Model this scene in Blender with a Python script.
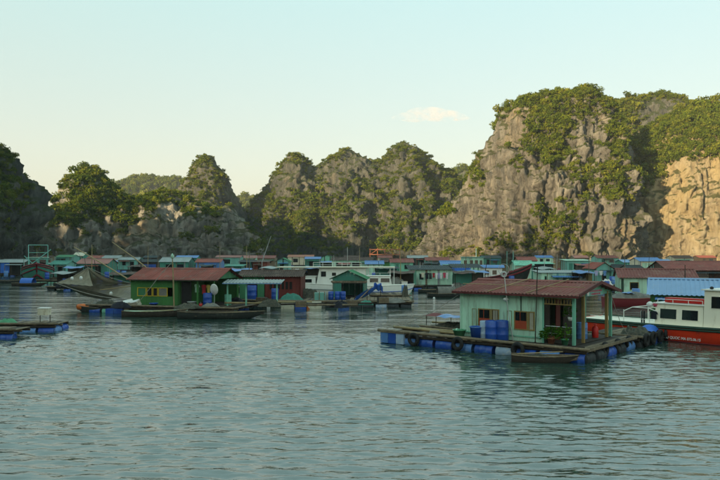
import bpy, math, random
import numpy as np
from mathutils import Vector, Matrix
random.seed(7); rng = np.random.default_rng(7)
R = math.radians
for o in list(bpy.data.objects): bpy.data.objects.remove(o)
SC = bpy.context.scene; C = SC.collection
# ------------------------------------------------------------------ camera, sky, sun, exposure
CAMH, FPX, HOR = 4.5, 700.0, 252.0            # eye height (m), focal length in photo pixels, horizon row
cam = bpy.data.cameras.new('camera'); camo = bpy.data.objects.new('camera', cam); C.objects.link(camo)
camo.location = (0, 0, CAMH); camo.rotation_euler = (R(90), 0, 0)
cam.sensor_width = 36; cam.lens = 36*FPX/720; cam.shift_y = (HOR-240)/720
cam.clip_start = .1; cam.clip_end = 20000
SC.camera = camo
SUN_AZ, SUN_EL = 223.0, 10.5                  # compass-like: 0 = +Y, clockwise; sun low, behind left
SUN_STRENGTH, SKY_STRENGTH, EXPOSURE = 5.0, 0.077, 1.22
w = bpy.data.worlds.new('World'); SC.world = w; w.use_nodes = True
nt = w.node_tree; nt.nodes.clear()
sky = nt.nodes.new('ShaderNodeTexSky'); sky.sky_type = 'NISHITA'; sky.sun_disc = False
sky.sun_elevation = R(SUN_EL); sky.sun_rotation = R(SUN_AZ); sky.altitude = 0
sky.air_density = 1.0; sky.dust_density = 2.5; sky.ozone_density = 0.6
veil = nt.nodes.new('ShaderNodeMix'); veil.data_type = 'RGBA'; veil.inputs[0].default_value = 0.55   # thin high haze over the whole sky
tc = nt.nodes.new('ShaderNodeTexCoord'); sx_ = nt.nodes.new('ShaderNodeSeparateXYZ'); nt.links.new(tc.outputs['Generated'], sx_.inputs[0])
vr = nt.nodes.new('ShaderNodeValToRGB'); ve = vr.color_ramp.elements
ve[0].position = .02; ve[0].color = (.66, .585, .445, 1); ve[1].position = .40; ve[1].color = (.485, .735, .685, 1)
nt.links.new(sx_.outputs['Z'], vr.inputs[0])
vsc = nt.nodes.new('ShaderNodeVectorMath'); vsc.operation = 'SCALE'; vsc.inputs['Scale'].default_value = 10; nt.links.new(vr.outputs[0], vsc.inputs[0])
nt.links.new(vsc.outputs[0], veil.inputs[7])
bg = nt.nodes.new('ShaderNodeBackground'); bg.inputs[1].default_value = SKY_STRENGTH
wo = nt.nodes.new('ShaderNodeOutputWorld')
nt.links.new(sky.outputs[0], veil.inputs[6]); nt.links.new(veil.outputs[2], bg.inputs[0]); nt.links.new(bg.outputs[0], wo.inputs[0])
sl = bpy.data.lights.new('sun', 'SUN'); sl.energy = SUN_STRENGTH; sl.angle = R(.5); sl.color = (1, .76, .44)
so = bpy.data.objects.new('sun', sl); C.objects.link(so)
tosun = Vector((math.sin(R(SUN_AZ))*math.cos(R(SUN_EL)), math.cos(R(SUN_AZ))*math.cos(R(SUN_EL)), math.sin(R(SUN_EL))))
so.rotation_euler = tosun.to_track_quat('Z', 'Y').to_euler()
so.location = (0, 0, 200)
vs = SC.view_settings; vs.view_transform = 'Standard'; vs.look = 'None'; vs.exposure = EXPOSURE; vs.gamma = 1; vs.use_curve_mapping = False
SC.render.engine = 'CYCLES'; SC.cycles.use_denoising = True
SC.cycles.max_bounces = 7; SC.cycles.transparent_max_bounces = 16; SC.cycles.volume_bounces = 1
SC.cycles.caustics_reflective = False; SC.cycles.caustics_refractive = False; SC.cycles.sample_clamp_indirect = 6

# ------------------------------------------------------------------ pixel -> place
def dep(y, z=0.0): return (CAMH-z)*FPX/(y-HOR)            # distance of a point at height z seen at row y
def gx(x, d): return (x-360)/FPX*d
def gz(y, d): return CAMH-(y-HOR)/FPX*d
def G(x, y, z=0.0):
    d = dep(y, z); return (gx(x, d), d, z)

# ------------------------------------------------------------------ materials
MATS = {}
def mat(name, col, rough=.75, var=.3, scale=1.5, bump=.15, metal=0.0, wear=None, wearamt=.0, spec=.4, streak=False, fine=18.0):
    if name in MATS: return MATS[name]
    m = bpy.data.materials.new(name); m.use_nodes = True; n = m.node_tree.nodes; l = m.node_tree.links
    b = n['Principled BSDF']; b.inputs['Roughness'].default_value = rough; b.inputs['Metallic'].default_value = metal
    b.inputs['Specular IOR Level'].default_value = spec
    g = n.new('ShaderNodeNewGeometry'); mp = n.new('ShaderNodeMapping')
    if streak: mp.inputs['Scale'].default_value = (1, 1, .18)
    l.new(g.outputs['Position'], mp.inputs['Vector'])
    t = n.new('ShaderNodeTexNoise'); t.inputs['Scale'].default_value = scale; t.inputs['Detail'].default_value = 6; t.inputs['Roughness'].default_value = .65
    l.new(mp.outputs[0], t.inputs['Vector'])
    oi = n.new('ShaderNodeObjectInfo')
    r = n.new('ShaderNodeMapRange'); r.inputs['From Min'].default_value = .25; r.inputs['From Max'].default_value = .75
    r.inputs['To Min'].default_value = 1-var; r.inputs['To Max'].default_value = 1+var
    l.new(t.outputs['Fac'], r.inputs['Value'])
    r2 = n.new('ShaderNodeMapRange'); r2.inputs['To Min'].default_value = 1-var*.5; r2.inputs['To Max'].default_value = 1+var*.4
    l.new(oi.outputs['Random'], r2.inputs['Value'])
    mu = n.new('ShaderNodeMath'); mu.operation = 'MULTIPLY'; l.new(r.outputs[0], mu.inputs[0]); l.new(r2.outputs[0], mu.inputs[1])
    vm = n.new('ShaderNodeVectorMath'); vm.operation = 'SCALE'; vm.inputs[0].default_value = col; l.new(mu.outputs[0], vm.inputs['Scale'])
    out = vm.outputs[0]
    t2 = n.new('ShaderNodeTexNoise'); t2.inputs['Scale'].default_value = fine; t2.inputs['Detail'].default_value = 4
    l.new(mp.outputs[0], t2.inputs['Vector'])
    if wear:
        t3 = n.new('ShaderNodeTexNoise'); t3.inputs['Scale'].default_value = scale*2.3; t3.inputs['Detail'].default_value = 8; t3.inputs['Roughness'].default_value = .7
        l.new(mp.outputs[0], t3.inputs['Vector'])
        rr = n.new('ShaderNodeMapRange'); rr.inputs['From Min'].default_value = .62-wearamt*.5; rr.inputs['From Max'].default_value = .78-wearamt*.5
        l.new(t3.outputs['Fac'], rr.inputs['Value'])
        mx = n.new('ShaderNodeMix'); mx.data_type = 'RGBA'; mx.inputs[7].default_value = (*wear, 1)
        l.new(rr.outputs[0], mx.inputs[0]); l.new(out, mx.inputs[6]); out = mx.outputs[2]
    l.new(out, b.inputs['Base Color'])
    if bump:
        bp = n.new('ShaderNodeBump'); bp.inputs['Strength'].default_value = bump; bp.inputs['Distance'].default_value = .02
        l.new(t2.outputs['Fac'], bp.inputs['Height']); l.new(bp.outputs[0], b.inputs['Normal'])
    MATS[name] = m; return m
TEAL = mat('teal_paint', (.19, .50, .37), .7, .26, .9, .2, wear=(.16, .2, .15), wearamt=.2, streak=True)
TEAL_L = mat('pale_teal_paint', (.44, .70, .55), .7, .28, 1, .25, wear=(.24, .32, .25), wearamt=.24, streak=True)
TEAL_D = mat('deep_teal_paint', (.05, .22, .17), .7, .3, 1, .2, wear=(.1, .12, .1), wearamt=.1, streak=True)
AQUA = mat('aqua_paint', (.16, .42, .37), .65, .26, 1, .2, wear=(.22, .22, .18), wearamt=.2, streak=True)
GREEN = mat('green_paint', (.045, .17, .045), .7, .25, 1, .2, wear=(.06, .08, .04), wearamt=.12, streak=True)
GREEN_L = mat('mid_green_paint', (.045, .19, .09), .7, .25, 1, .2, wear=(.08, .08, .05), wearamt=.12, streak=True)
REDWOOD = mat('red_brown_wood', (.13, .022, .016), .75, .35, 1.2, .25, streak=True)
RUST = mat('rust_red_roof', (.25, .062, .045), .72, .35, .7, .2, wear=(.20, .13, .10), wearamt=.18)
MAROON = mat('maroon_roof', (.20, .048, .036), .65, .32, .6, .15, wear=(.24, .12, .085), wearamt=.2)
PINKROOF = mat('faded_pink_roof', (.30, .13, .11), .7, .25, .6, .15, wear=(.3, .22, .2), wearamt=.15)
BROWNROOF = mat('brown_roof', (.07, .04, .03), .8, .35, .8, .2, wear=(.16, .11, .08), wearamt=.2)
GREYROOF = mat('grey_sheet_roof', (.25, .29, .29), .6, .25, .6, .15, wear=(.16, .13, .1), wearamt=.12)
DARKROOF = mat('dark_felt_roof', (.03, .045, .05), .85, .35, .8, .2, wear=(.08, .08, .07), wearamt=.15)
BLUEROOF = mat('blue_sheet_roof', (.08, .20, .46), .5, .15, .6, .1, wear=(.2, .28, .4), wearamt=.05)
PALEBLUE = mat('pale_blue_sheet_roof', (.20, .34, .56), .5, .12, .5, .1, wear=(.3, .35, .42), wearamt=.05)
CREAM = mat('cream_sheet', (.62, .58, .45), .6, .15, .8, .1, wear=(.35, .3, .2), wearamt=.1)
WHITE = mat('white_boat_paint', (.84, .85, .80), .45, .10, .8, .08, wear=(.35, .30, .22), wearamt=.06, streak=True)
IVORY = mat('ivory_boat_paint', (.86, .82, .68), .4, .08, .8, .06, wear=(.5, .42, .28), wearamt=.03, streak=True)
BOATRED = mat('red_hull_paint', (.66, .04, .010), .45, .22, .8, .08, wear=(.16, .03, .02), wearamt=.1)
DARKRED = mat('dark_red_paint', (.16, .012, .018), .6, .2, .8, .1)
BLACKHULL = mat('tarred_hull', (.02, .025, .022), .6, .4, 1.5, .2, wear=(.06, .06, .05), wearamt=.15)
DKGREEN = mat('dark_green_trim', (.02, .06, .04), .6, .2, 1, .1)
WOOD = mat('weathered_wood', (.17, .13, .085), .85, .4, 2.5, .35, wear=(.3, .25, .17), wearamt=.2, fine=30)
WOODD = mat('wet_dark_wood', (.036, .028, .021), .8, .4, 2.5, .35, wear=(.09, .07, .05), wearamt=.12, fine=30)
BAMBOO = mat('bamboo', (.34, .26, .13), .6, .3, 3, .2)
OCHRE = mat('ochre_paint', (.26, .185, .065), .6, .25, 2, .15)
YELLOW = mat('yellow_paint', (.50, .36, .03), .55, .2, 2, .1)
SHUTTER = mat('oxblood_shutter', (.34, .055, .022), .6, .25, 2, .15)
INTERIOR_DARK = mat('painted_interior_dark', (.012, .012, .012), .9, .4, 1, .2)  # near-black paints the unlit inside of windows, doors and open fronts
BLUE = mat('blue_drum_plastic', (.015, .075, .38), .38, .3, 1.2, .06, wear=(.05, .14, .4), wearamt=.2, spec=.5)
BLUEL = mat('faded_blue_plastic', (.10, .24, .55), .4, .25, 1.5, .06, wear=(.35, .42, .5), wearamt=.15)
PALEDRUM = mat('bleached_blue_plastic', (.32, .44, .60), .5, .2, 2, .1, wear=(.55, .58, .6), wearamt=.25)
TARP = mat('blue_tarpaulin', (.035, .15, .58), .5, .18, 1.2, .2, spec=.4)
GREENPL = mat('green_plastic', (.08, .30, .16), .45, .2, 2, .06)
RED = mat('red_plastic', (.50, .02, .015), .4, .15, 2, .05)
ORANGE = mat('orange_paint', (.55, .13, .02), .5, .2, 2, .1)
STEEL = mat('galvanised_steel', (.42, .44, .44), .45, .2, 3, .1, metal=.6)
WHITEPL = mat('white_plastic', (.75, .76, .74), .4, .1, 2, .05, wear=(.5, .47, .4), wearamt=.1)
FOAM = mat('stained_white_foam', (.62, .58, .46), .8, .2, 1.5, .3, wear=(.35, .28, .18), wearamt=.2)
RUBBER = mat('black_rubber', (.016, .016, .016), .8, .3, 4, .3)
ROPE = mat('grey_rope', (.26, .25, .22), .9, .2, 5, .3)
NETPILE = mat('fishing_net_pile', (.07, .075, .06), .95, .5, 4, 1.0, wear=(.13, .12, .09), wearamt=.3, fine=25)
GREYCLOTH = mat('grey_tarpaulin', (.16, .16, .145), .8, .35, 1.5, .4, wear=(.24, .22, .19), wearamt=.2)
GLASS = mat('dark_glass', (.012, .016, .018), .08, .2, 2, 0, spec=.6)
MAROONTARP = mat('maroon_tarpaulin', (.16, .03, .03), .7, .2, 2, .2)
DARKCLOTH = mat('dark_cloth', (.015, .017, .025), .9, .3, 3, .2)
PINK = mat('pink_cloth', (.55, .07, .13), .85, .15, 3, .2)
REDCLOTH = mat('red_cloth', (.42, .03, .04), .85, .15, 3, .2)
WHITECLOTH = mat('white_cloth', (.75, .75, .75), .85, .1, 3, .2)
LILAC = mat('lilac_cloth', (.42, .40, .62), .85, .15, 3, .2)
YELCLOTH = mat('yellow_cloth', (.6, .5, .12), .85, .15, 3, .2)
SOIL = mat('potting_soil', (.05, .035, .02), .95)
TERRA = mat('terracotta', (.35, .13, .07), .8)
GANTRYRED = mat('orange_red_steel', (.36, .13, .07), .6, .2, 1, .1)

# ------------------------------------------------------------------ mesh helpers
class MB:
    def __init__(s): s.v = []; s.f = []
    def add(s, vs, fs):
        o = len(s.v); s.v += [tuple(p) for p in vs]; s.f += [tuple(i+o for i in f) for f in fs]; return s
    def box(s, a, b):
        x0, y0, z0 = a; x1, y1, z1 = b
        return s.add([(x0,y0,z0),(x1,y0,z0),(x1,y1,z0),(x0,y1,z0),(x0,y0,z1),(x1,y0,z1),(x1,y1,z1),(x0,y1,z1)],
              [(0,3,2,1),(4,5,6,7),(0,1,5,4),(1,2,6,5),(2,3,7,6),(3,0,4,7)])
    def beam(s, p, q, wd, h):
        p = Vector(p); q = Vector(q); d = (q-p).normalized()
        up = Vector((0,0,1)) if abs(d.z) < .95 else Vector((0,1,0))
        sd = d.cross(up).normalized()*wd/2; u = sd.cross(d).normalized()*h/2
        vs = [e+i*sd+j*u for e in (p, q) for i, j in ((-1,-1),(1,-1),(1,1),(-1,1))]
        return s.add(vs, [(3,2,1,0),(4,5,6,7),(0,1,5,4),(1,2,6,5),(2,3,7,6),(3,0,4,7)])
    def tube(s, pts, r, n=6, cap=True):
        pts = [Vector(p) for p in pts]; rs = r if isinstance(r, (list, tuple)) else [r]*len(pts)
        o = len(s.v); prev = None
        for i, p in enumerate(pts):
            d = (pts[min(i+1, len(pts)-1)]-pts[max(i-1, 0)]).normalized()
            a = Vector((0,0,1)) if abs(d.z) < .9 else Vector((0,1,0))
            x = d.cross(a).normalized(); y = x.cross(d).normalized()
            for k in range(n):
                t = 2*math.pi*k/n; s.v.append(tuple(p+(x*math.cos(t)+y*math.sin(t))*rs[i]))
        for i in range(len(pts)-1):
            for k in range(n):
                a = o+i*n+k; b = o+i*n+(k+1) % n; s.f.append((a, b, b+n, a+n))
        if cap:
            s.f.append(tuple(o+k for k in reversed(range(n)))); s.f.append(tuple(o+(len(pts)-1)*n+k for k in range(n)))
        return s
    def lathe(s, prof, n=14, c=(0,0,0), axis='z'):
        o = len(s.v)
        for r, h in prof:
            for k in range(n):
                t = 2*math.pi*k/n; a, b = r*math.cos(t), r*math.sin(t)
                p = (a, b, h) if axis == 'z' else ((h, a, b) if axis == 'x' else (a, h, b))
                s.v.append((p[0]+c[0], p[1]+c[1], p[2]+c[2]))
        for i in range(len(prof)-1):
            for k in range(n):
                a = o+i*n+k; b = o+i*n+(k+1) % n; s.f.append((a, b, b+n, a+n))
        s.f.append(tuple(o+k for k in reversed(range(n)))); s.f.append(tuple(o+(len(prof)-1)*n+k for k in range(n)))
        return s
    def torus(s, c, r1, r2, axis='y', n=16, m=8):
        o = len(s.v)
        for i in range(n):
            t = 2*math.pi*i/n
            for j in range(m):
                u = 2*math.pi*j/m; a = r1+r2*math.cos(u); b = r2*math.sin(u)
                p = (a*math.cos(t), b, a*math.sin(t)) if axis == 'y' else ((b, a*math.cos(t), a*math.sin(t)) if axis == 'x' else (a*math.cos(t), a*math.sin(t), b))
                s.v.append((p[0]+c[0], p[1]+c[1], p[2]+c[2]))
        for i in range(n):
            for j in range(m):
                s.f.append((o+i*m+j, o+((i+1)%n)*m+j, o+((i+1)%n)*m+(j+1)%m, o+i*m+(j+1)%m))
        return s
    def grid(s, fn, nu, nv):
        o = len(s.v)
        for i in range(nu+1):
            for j in range(nv+1): s.v.append(tuple(fn(i/nu, j/nv)))
        for i in range(nu):
            for j in range(nv):
                a = o+i*(nv+1)+j; s.f.append((a, a+nv+1, a+nv+2, a+1))
        return s
    def mesh(s, name, material, smooth=False):
        m = bpy.data.meshes.new(name); m.from_pydata(s.v, [], s.f); m.update()
        if material: m.materials.append(material)
        if smooth: m.shade_smooth()
        return m
    def build(s, name, material, parent=None, smooth=False, loc=None):
        return link(name, s.mesh(name, material, smooth), parent, loc)
def link(name, me, parent=None, loc=None, rot=None):
    o = bpy.data.objects.new(name, me); C.objects.link(o)
    if parent: o.parent = parent
    if loc is not None: o.location = loc
    if rot is not None: o.rotation_euler = rot
    return o
def tag(o, label, cat, group=None, kind=None):
    o['label'] = label
    if cat: o['category'] = cat
    if group: o['group'] = group
    if kind: o['kind'] = kind
    return o
def thing(name, label, cat, loc=(0,0,0), rz=0, group=None):
    o = bpy.data.objects.new(name, None); C.objects.link(o); o.location = loc; o.rotation_euler = (0, 0, rz); o.empty_display_size = .3
    return tag(o, label, cat, group)
def dup(root, loc, rz, label=None):
    r = root.copy(); C.objects.link(r); r.location = loc; r.rotation_euler = (0, 0, rz)
    if label: r['label'] = label
    for ch in list(root.children):
        c = ch.copy(); C.objects.link(c); c.parent = r
        for g in ch.children:
            d = g.copy(); C.objects.link(d); d.parent = c
    return r
def rnd(a, b): return random.uniform(a, b)

# ------------------------------------------------------------------ numpy noise
def _h(ix, iy, iz, seed):
    n = (ix.astype(np.uint32)*np.uint32(374761393)) ^ (iy.astype(np.uint32)*np.uint32(668265263)) ^ (iz.astype(np.uint32)*np.uint32(2147483647+seed*7919 & 0xffffffff))
    n = (n ^ (n >> np.uint32(13)))*np.uint32(1274126177 + seed*2); n = n ^ (n >> np.uint32(16))
    n = n*np.uint32(2246822519); n = n ^ (n >> np.uint32(15))
    return (n & np.uint32(0xffffff)).astype(np.float32)/np.float32(0xffffff)
def vnoise(p, seed=0):
    p = p+1000.0; i = np.floor(p).astype(np.int64); f = (p-i).astype(np.float32); f = f*f*(3-2*f)
    x, y, z = i[..., 0], i[..., 1], i[..., 2]; fx, fy, fz = f[..., 0], f[..., 1], f[..., 2]
    c = lambda a, b, d: _h(x+a, y+b, z+d, seed)
    l = lambda a, b, t: a+(b-a)*t
    return l(l(l(c(0,0,0), c(1,0,0), fx), l(c(0,1,0), c(1,1,0), fx), fy), l(l(c(0,0,1), c(1,0,1), fx), l(c(0,1,1), c(1,1,1), fx), fy), fz)
def fbm(p, o=4, seed=0, ridged=False):
    s = 0; a = .5; t = 0
    for k in range(o):
        v = vnoise(p*(2.03**k)+k*17.3, seed+k)
        if ridged: v = 1-np.abs(2*v-1)
        s = s+a*v; t += a; a *= .5
    return s/t

# ------------------------------------------------------------------ water
def build_water():
    def axis(a, b, st, lo, hi, gr):
        c = list(np.arange(a, b+1e-6, st)); x = c[-1]; q = st
        while x < hi: q *= gr; x += q; c.append(min(x, hi))
        x = c[0]; q = st; pre = []
        while x > lo: q *= gr; x -= q; pre.append(max(x, lo))
        return np.array(pre[::-1]+c)
    xs = axis(-17, 17, .095, -4000, 4000, 1.045); ys = axis(12, 36, .058, -600, 6000, 1.03)
    X, Y = np.meshgrid(xs, ys, indexing='ij')
    sx = np.gradient(xs)[:, None]; sy = np.gradient(ys)[None, :]
    Z = np.zeros_like(X); r = np.random.default_rng(3)
    warp = .5*np.sin(X*.13+Y*.07)+.5*np.sin(X*.05-Y*.11+1.3)
    for k in range(90):
        lam = .22*(.85/.22)**(r.random()**1.1)
        th = R(-97)+r.normal()*.36                      # travelling towards the camera, a bit skewed
        kx, ky = math.cos(th)*2*math.pi/lam, math.sin(th)*2*math.pi/lam
        amp = .0036*lam**.95
        att = np.clip((lam/ (np.abs(math.cos(th))*sx+.0001)-2.2)/2, 0, 1)*np.clip((lam/(np.abs(math.sin(th))*sy+.0001)-2.2)/2, 0, 1)
        Z += amp*att*np.sin(kx*X+ky*Y+r.random()*6.28+warp*r.normal()*1.2)
    env = .75+.5*(fbm(np.stack([X*.05, Y*.05, X*0], -1), 2, 5)-.3)
    Z = Z*env
    n, m = X.shape; v = np.stack([X, Y, Z], -1).reshape(-1, 3)
    i = (np.arange(n-1)[:, None]*m+np.arange(m-1)[None, :]).reshape(-1)
    f = np.stack([i, i+m, i+m+1, i+1], -1)
    me = fastmesh('water', v, f); me.shade_smooth()
    mt = bpy.data.materials.new('sea_water'); mt.use_nodes = True; N = mt.node_tree.nodes; L = mt.node_tree.links
    b = N['Principled BSDF']; b.inputs['Base Color'].default_value = (.022, .050, .040, 1); b.inputs['Roughness'].default_value = .035
    b.inputs['IOR'].default_value = 2.0; b.inputs['Specular IOR Level'].default_value = 1.0
    g = N.new('ShaderNodeNewGeometry')
    hs = None
    for sc, st, rot in ((.22, .20, -6), (1.6, .30, 8), (4.8, .42, -10), (13, .24, 5)):
        mp = N.new('ShaderNodeMapping'); mp.inputs['Scale'].default_value = (.30, 1, 1); mp.inputs['Rotation'].default_value = (0, 0, R(rot))
        L.new(g.outputs['Position'], mp.inputs['Vector'])
        t = N.new('ShaderNodeTexNoise'); t.inputs['Scale'].default_value = sc; t.inputs['Detail'].default_value = 3; t.inputs['Distortion'].default_value = .4
        L.new(mp.outputs[0], t.inputs['Vector'])
        mm = N.new('ShaderNodeMath'); mm.operation = 'MULTIPLY'; mm.inputs[1].default_value = st/sc*1.0
        L.new(t.outputs['Fac'], mm.inputs[0])
        if hs is None: hs = mm.outputs[0]
        else:
            a = N.new('ShaderNodeMath'); L.new(hs, a.inputs[0]); L.new(mm.outputs[0], a.inputs[1]); hs = a.outputs[0]
    bp = N.new('ShaderNodeBump'); bp.inputs['Strength'].default_value = 1; bp.inputs['Distance'].default_value = .25
    L.new(hs, bp.inputs['Height']); L.new(bp.outputs[0], b.inputs['Normal'])
    me.materials.append(mt)
    o = link('water', me); tag(o, 'rippled grey green bay water reflecting the pale sky', None, kind='structure'); return o
def fastmesh(name, v, f):
    me = bpy.data.meshes.new(name); me.vertices.add(len(v)); me.vertices.foreach_set('co', np.ascontiguousarray(v, dtype=np.float32).ravel())
    nl = f.size; me.loops.add(nl); me.loops.foreach_set('vertex_index', np.ascontiguousarray(f, dtype=np.int32).ravel())
    k = f.shape[1]; me.polygons.add(len(f)); me.polygons.foreach_set('loop_start', np.arange(0, nl, k, dtype=np.int32))
    me.update(calc_edges=True); return me
build_water()

# ------------------------------------------------------------------ limestone hills
def rockmat(name, dark, mid, light, stain, stainamt, moss):
    m = bpy.data.materials.new(name); m.use_nodes = True; n = m.node_tree.nodes; l = m.node_tree.links
    b = n['Principled BSDF']; b.inputs['Roughness'].default_value = .9; b.inputs['Specular IOR Level'].default_value = .2
    g = n.new('ShaderNodeNewGeometry')
    def noise(sc, zs, det=6, ro=.6):
        mp = n.new('ShaderNodeMapping'); mp.inputs['Scale'].default_value = (1, 1, zs); l.new(g.outputs['Position'], mp.inputs['Vector'])
        t = n.new('ShaderNodeTexNoise'); t.inputs['Scale'].default_value = sc; t.inputs['Detail'].default_value = det; t.inputs['Roughness'].default_value = ro
        l.new(mp.outputs[0], t.inputs['Vector']); return t.outputs['Fac']
    a = noise(.22, .22, 8, .72)
    cr = n.new('ShaderNodeValToRGB'); e = cr.color_ramp.elements
    e[0].position = .30; e[0].color = (*dark, 1); e[1].position = .72; e[1].color = (*light, 1); x = e.new(.5); x.color = (*mid, 1)
    l.new(a, cr.inputs[0])
    def mixc(fac, c1, col):
        mx = n.new('ShaderNodeMix'); mx.data_type = 'RGBA'; l.new(fac, mx.inputs[0]); l.new(c1, mx.inputs[6]); mx.inputs[7].default_value = (*col, 1); return mx.outputs[2]
    def rng_(v, lo, hi, t1=1.0):
        r = n.new('ShaderNodeMapRange'); r.inputs['From Min'].default_value = lo; r.inputs['From Max'].default_value = hi; r.inputs['To Max'].default_value = t1; l.new(v, r.inputs['Value']); return r.outputs[0]
    c = mixc(rng_(noise(.05, .6, 4), .62-stainamt*.35, .74-stainamt*.25, .8), cr.outputs[0], stain)
    c = mixc(rng_(noise(.5, .1, 5), .52, .66, .55), c, dark)
    sp = n.new('ShaderNodeSeparateXYZ'); l.new(g.outputs['Normal'], sp.inputs[0])
    ma = n.new('ShaderNodeMath'); ma.operation = 'MULTIPLY_ADD'; l.new(noise(.3, 1, 5), ma.inputs[0]); ma.inputs[1].default_value = 1.1; l.new(sp.outputs['Z'], ma.inputs[2])
    c = mixc(rng_(ma.outputs[0], .95, 1.2, .85), c, moss)
    l.new(c, b.inputs['Base Color'])
    bp = n.new('ShaderNodeBump'); bp.inputs['Strength'].default_value = 1; bp.inputs['Distance'].default_value = 3.2
    l.new(noise(.55, .3, 10, .78), bp.inputs['Height']); l.new(bp.outputs[0], b.inputs['Normal'])
    return m
ROCK = rockmat('limestone', (.050, .050, .046), (.195, .187, .165), (.39, .365, .31), (.32, .26, .165), .22, (.06, .07, .016))
ROCKP = rockmat('pale_limestone', (.09, .09, .082), (.32, .31, .275), (.56, .54, .48), (.40, .33, .22), .25, (.055, .066, .016))
ROCKY = rockmat('ochre_limestone', (.10, .08, .055), (.36, .305, .215), (.54, .48, .36), (.50, .395, .21), .75, (.07, .08, .018))
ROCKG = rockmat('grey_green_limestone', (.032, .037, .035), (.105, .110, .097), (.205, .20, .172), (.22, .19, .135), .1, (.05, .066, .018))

PROF = {
 'dome': [(-1,0),(-.95,.16),(-.83,.42),(-.64,.70),(-.4,.90),(-.15,.985),(0,1)],
 'wall': [(-1,0),(-.985,.2),(-.94,.42),(-.86,.60),(-.62,.76),(-.3,.92),(0,1)],
 'bluff': [(-1,0),(-.97,.22),(-.88,.42),(-.70,.60),(-.45,.82),(-.15,.97),(0,1)],
 'cone': [(-1,0),(-.86,.16),(-.62,.42),(-.36,.72),(-.14,.93),(0,1)],
}
HILLS = {}
def hill(name, label, sil, Yc, k, prof, seed, step, rock, lump=5.0, flute=2.6, dmin=0.0, place=None, sink=2.0):
    px = np.array([p[0] for p in sil], float); py = np.array([p[1] for p in sil], float)
    fx_ = np.linspace(px[0], px[-1], 4000); fh_ = np.interp(fx_, px, py); al = np.r_[0, np.cumsum(np.hypot(np.diff(fx_), .55*np.diff(fh_)))]
    M = int(al[-1]/FPX*Yc/step); u = np.interp(np.linspace(0, al[-1], M), al, fx_)
    H = CAMH+(HOR-np.interp(u, px, py))/FPX*Yc
    H = np.maximum(H-sink, H*.3) if sink else H
    kern = np.ones(5)/5; H = np.convolve(np.pad(H, 2, 'edge'), kern, 'valid')
    Hs = np.convolve(np.pad(H, 12, 'edge'), np.hanning(27)[1:-1]/np.hanning(27).sum(), 'valid')
    D = np.maximum(k*Hs, dmin)
    pf = np.array(PROF[prof]); seg = np.r_[0, np.cumsum(np.hypot(np.diff(pf[:, 0])*k, np.diff(pf[:, 1])))]
    NF = int(H.max()*seg[-1]/step); s = np.linspace(0, seg[-1], NF)
    fy = np.interp(s, seg, pf[:, 0]); fz = np.interp(s, seg, pf[:, 1])
    nb = 14; by = np.linspace(0, 1, nb+1)[1:]; bz = 1-by**1.8
    yy = np.r_[[-1.0], fy, by, [1.0]]; zz = np.r_[[-.03], fz, bz, [-.03]]
    X = np.repeat(gx(u, Yc)[:, None], len(yy), 1); Y = Yc+D[:, None]*yy[None, :]; Z = H[:, None]*zz[None, :]
    Z[:, 0] = -3; Z[:, -1] = -3
    P = np.stack([X, Y, Z], -1)
    du = np.gradient(P, axis=0); dv = np.gradient(P, axis=1); Nn = np.cross(du, dv); Nn /= np.linalg.norm(Nn, axis=-1, keepdims=True)+1e-9
    q = P.copy()
    xs_ = q+(fbm(q/14.0+seed, 2, seed+5)[..., None]-.5)*6
    big = fbm(q/np.array([26, 26, 34.])+seed*3.1, 3, seed)-.5
    wp = (fbm(q/9.0+seed, 2, seed+11)[..., None]-.5)*np.array([5, 5, 2.])
    fl = fbm((q+wp)/np.array([9.5, 9.5, 27.]), 5, seed+21, True)**1.6-.42
    blk = fbm((q+wp*.6)/np.array([4.2, 4.2, 7.0]), 4, seed+31, True)**2-.34
    fin = fbm((q+wp*.4)/np.array([1.7, 1.7, 4.2]), 2, seed+51, True)-.6
    def crack(sc, sd, e): return np.clip(1-np.abs(2*fbm((q+wp)/np.array(sc), 2, sd)-1)*2.2, 0, 1)**e
    cr_ = crack([5.5, 5.5, 26.], seed+61, 2.5)*1.0+crack([2.2, 2.2, 9.], seed+71, 2.0)*.45+crack([9., 9., 4.], seed+81, 3)*.5
    def terr(t, k):
        t = t*k; i = np.floor(t); f = t-i; f = np.clip((f-.5)/.16+.5, 0, 1); return (i+f)/k
    slab = terr(fbm((q+wp*1.4)/np.array([8.5, 8.5, 20.]), 3, seed+91), 9)+.45*terr(fbm((q+wp)/np.array([3.6, 3.6, 7.]), 3, seed+97), 8)
    led = fbm((q+wp)/np.array([16, 16, 4.5]), 3, seed+41)-.5
    top = np.clip(1.2-zz[None, :]**2*.95, .25, 1.0)
    mz = lambda t: t-t.mean()
    disp = lump*2*mz(big)*top+flute*1.2*mz(fl)*np.clip(top+.1, 0, 1)+flute*1.2*mz(blk)*np.clip(top+.15, 0, 1)+flute*5.0*mz(slab)*np.clip(top+.1, 0, 1)+flute*.5*mz(fin)+flute*1.1*mz(led)*top-flute*1.0*mz(cr_)*np.clip(top+.2, 0, 1)
    disp = disp-.6*(1-top)
    base = np.clip((Z+1)/4, 0, 1)
    P = P+Nn*(disp*(.35+.65*base))[..., None]
    P[:, 0, 2] = -3; P[:, -1, 2] = -3
    if place:
        cx, cy, rz = place; lx = P[..., 0]; ly = P[..., 1]-Yc
        P = np.stack([cx+lx*math.cos(rz)-ly*math.sin(rz), cy+lx*math.sin(rz)+ly*math.cos(rz), P[..., 2]], -1)
    n, m = X.shape; v = P.reshape(-1, 3); i = (np.arange(n-1)[:, None]*m+np.arange(m-1)[None, :]).reshape(-1)
    f = np.stack([i, i+m, i+m+1, i+1], -1)
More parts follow.
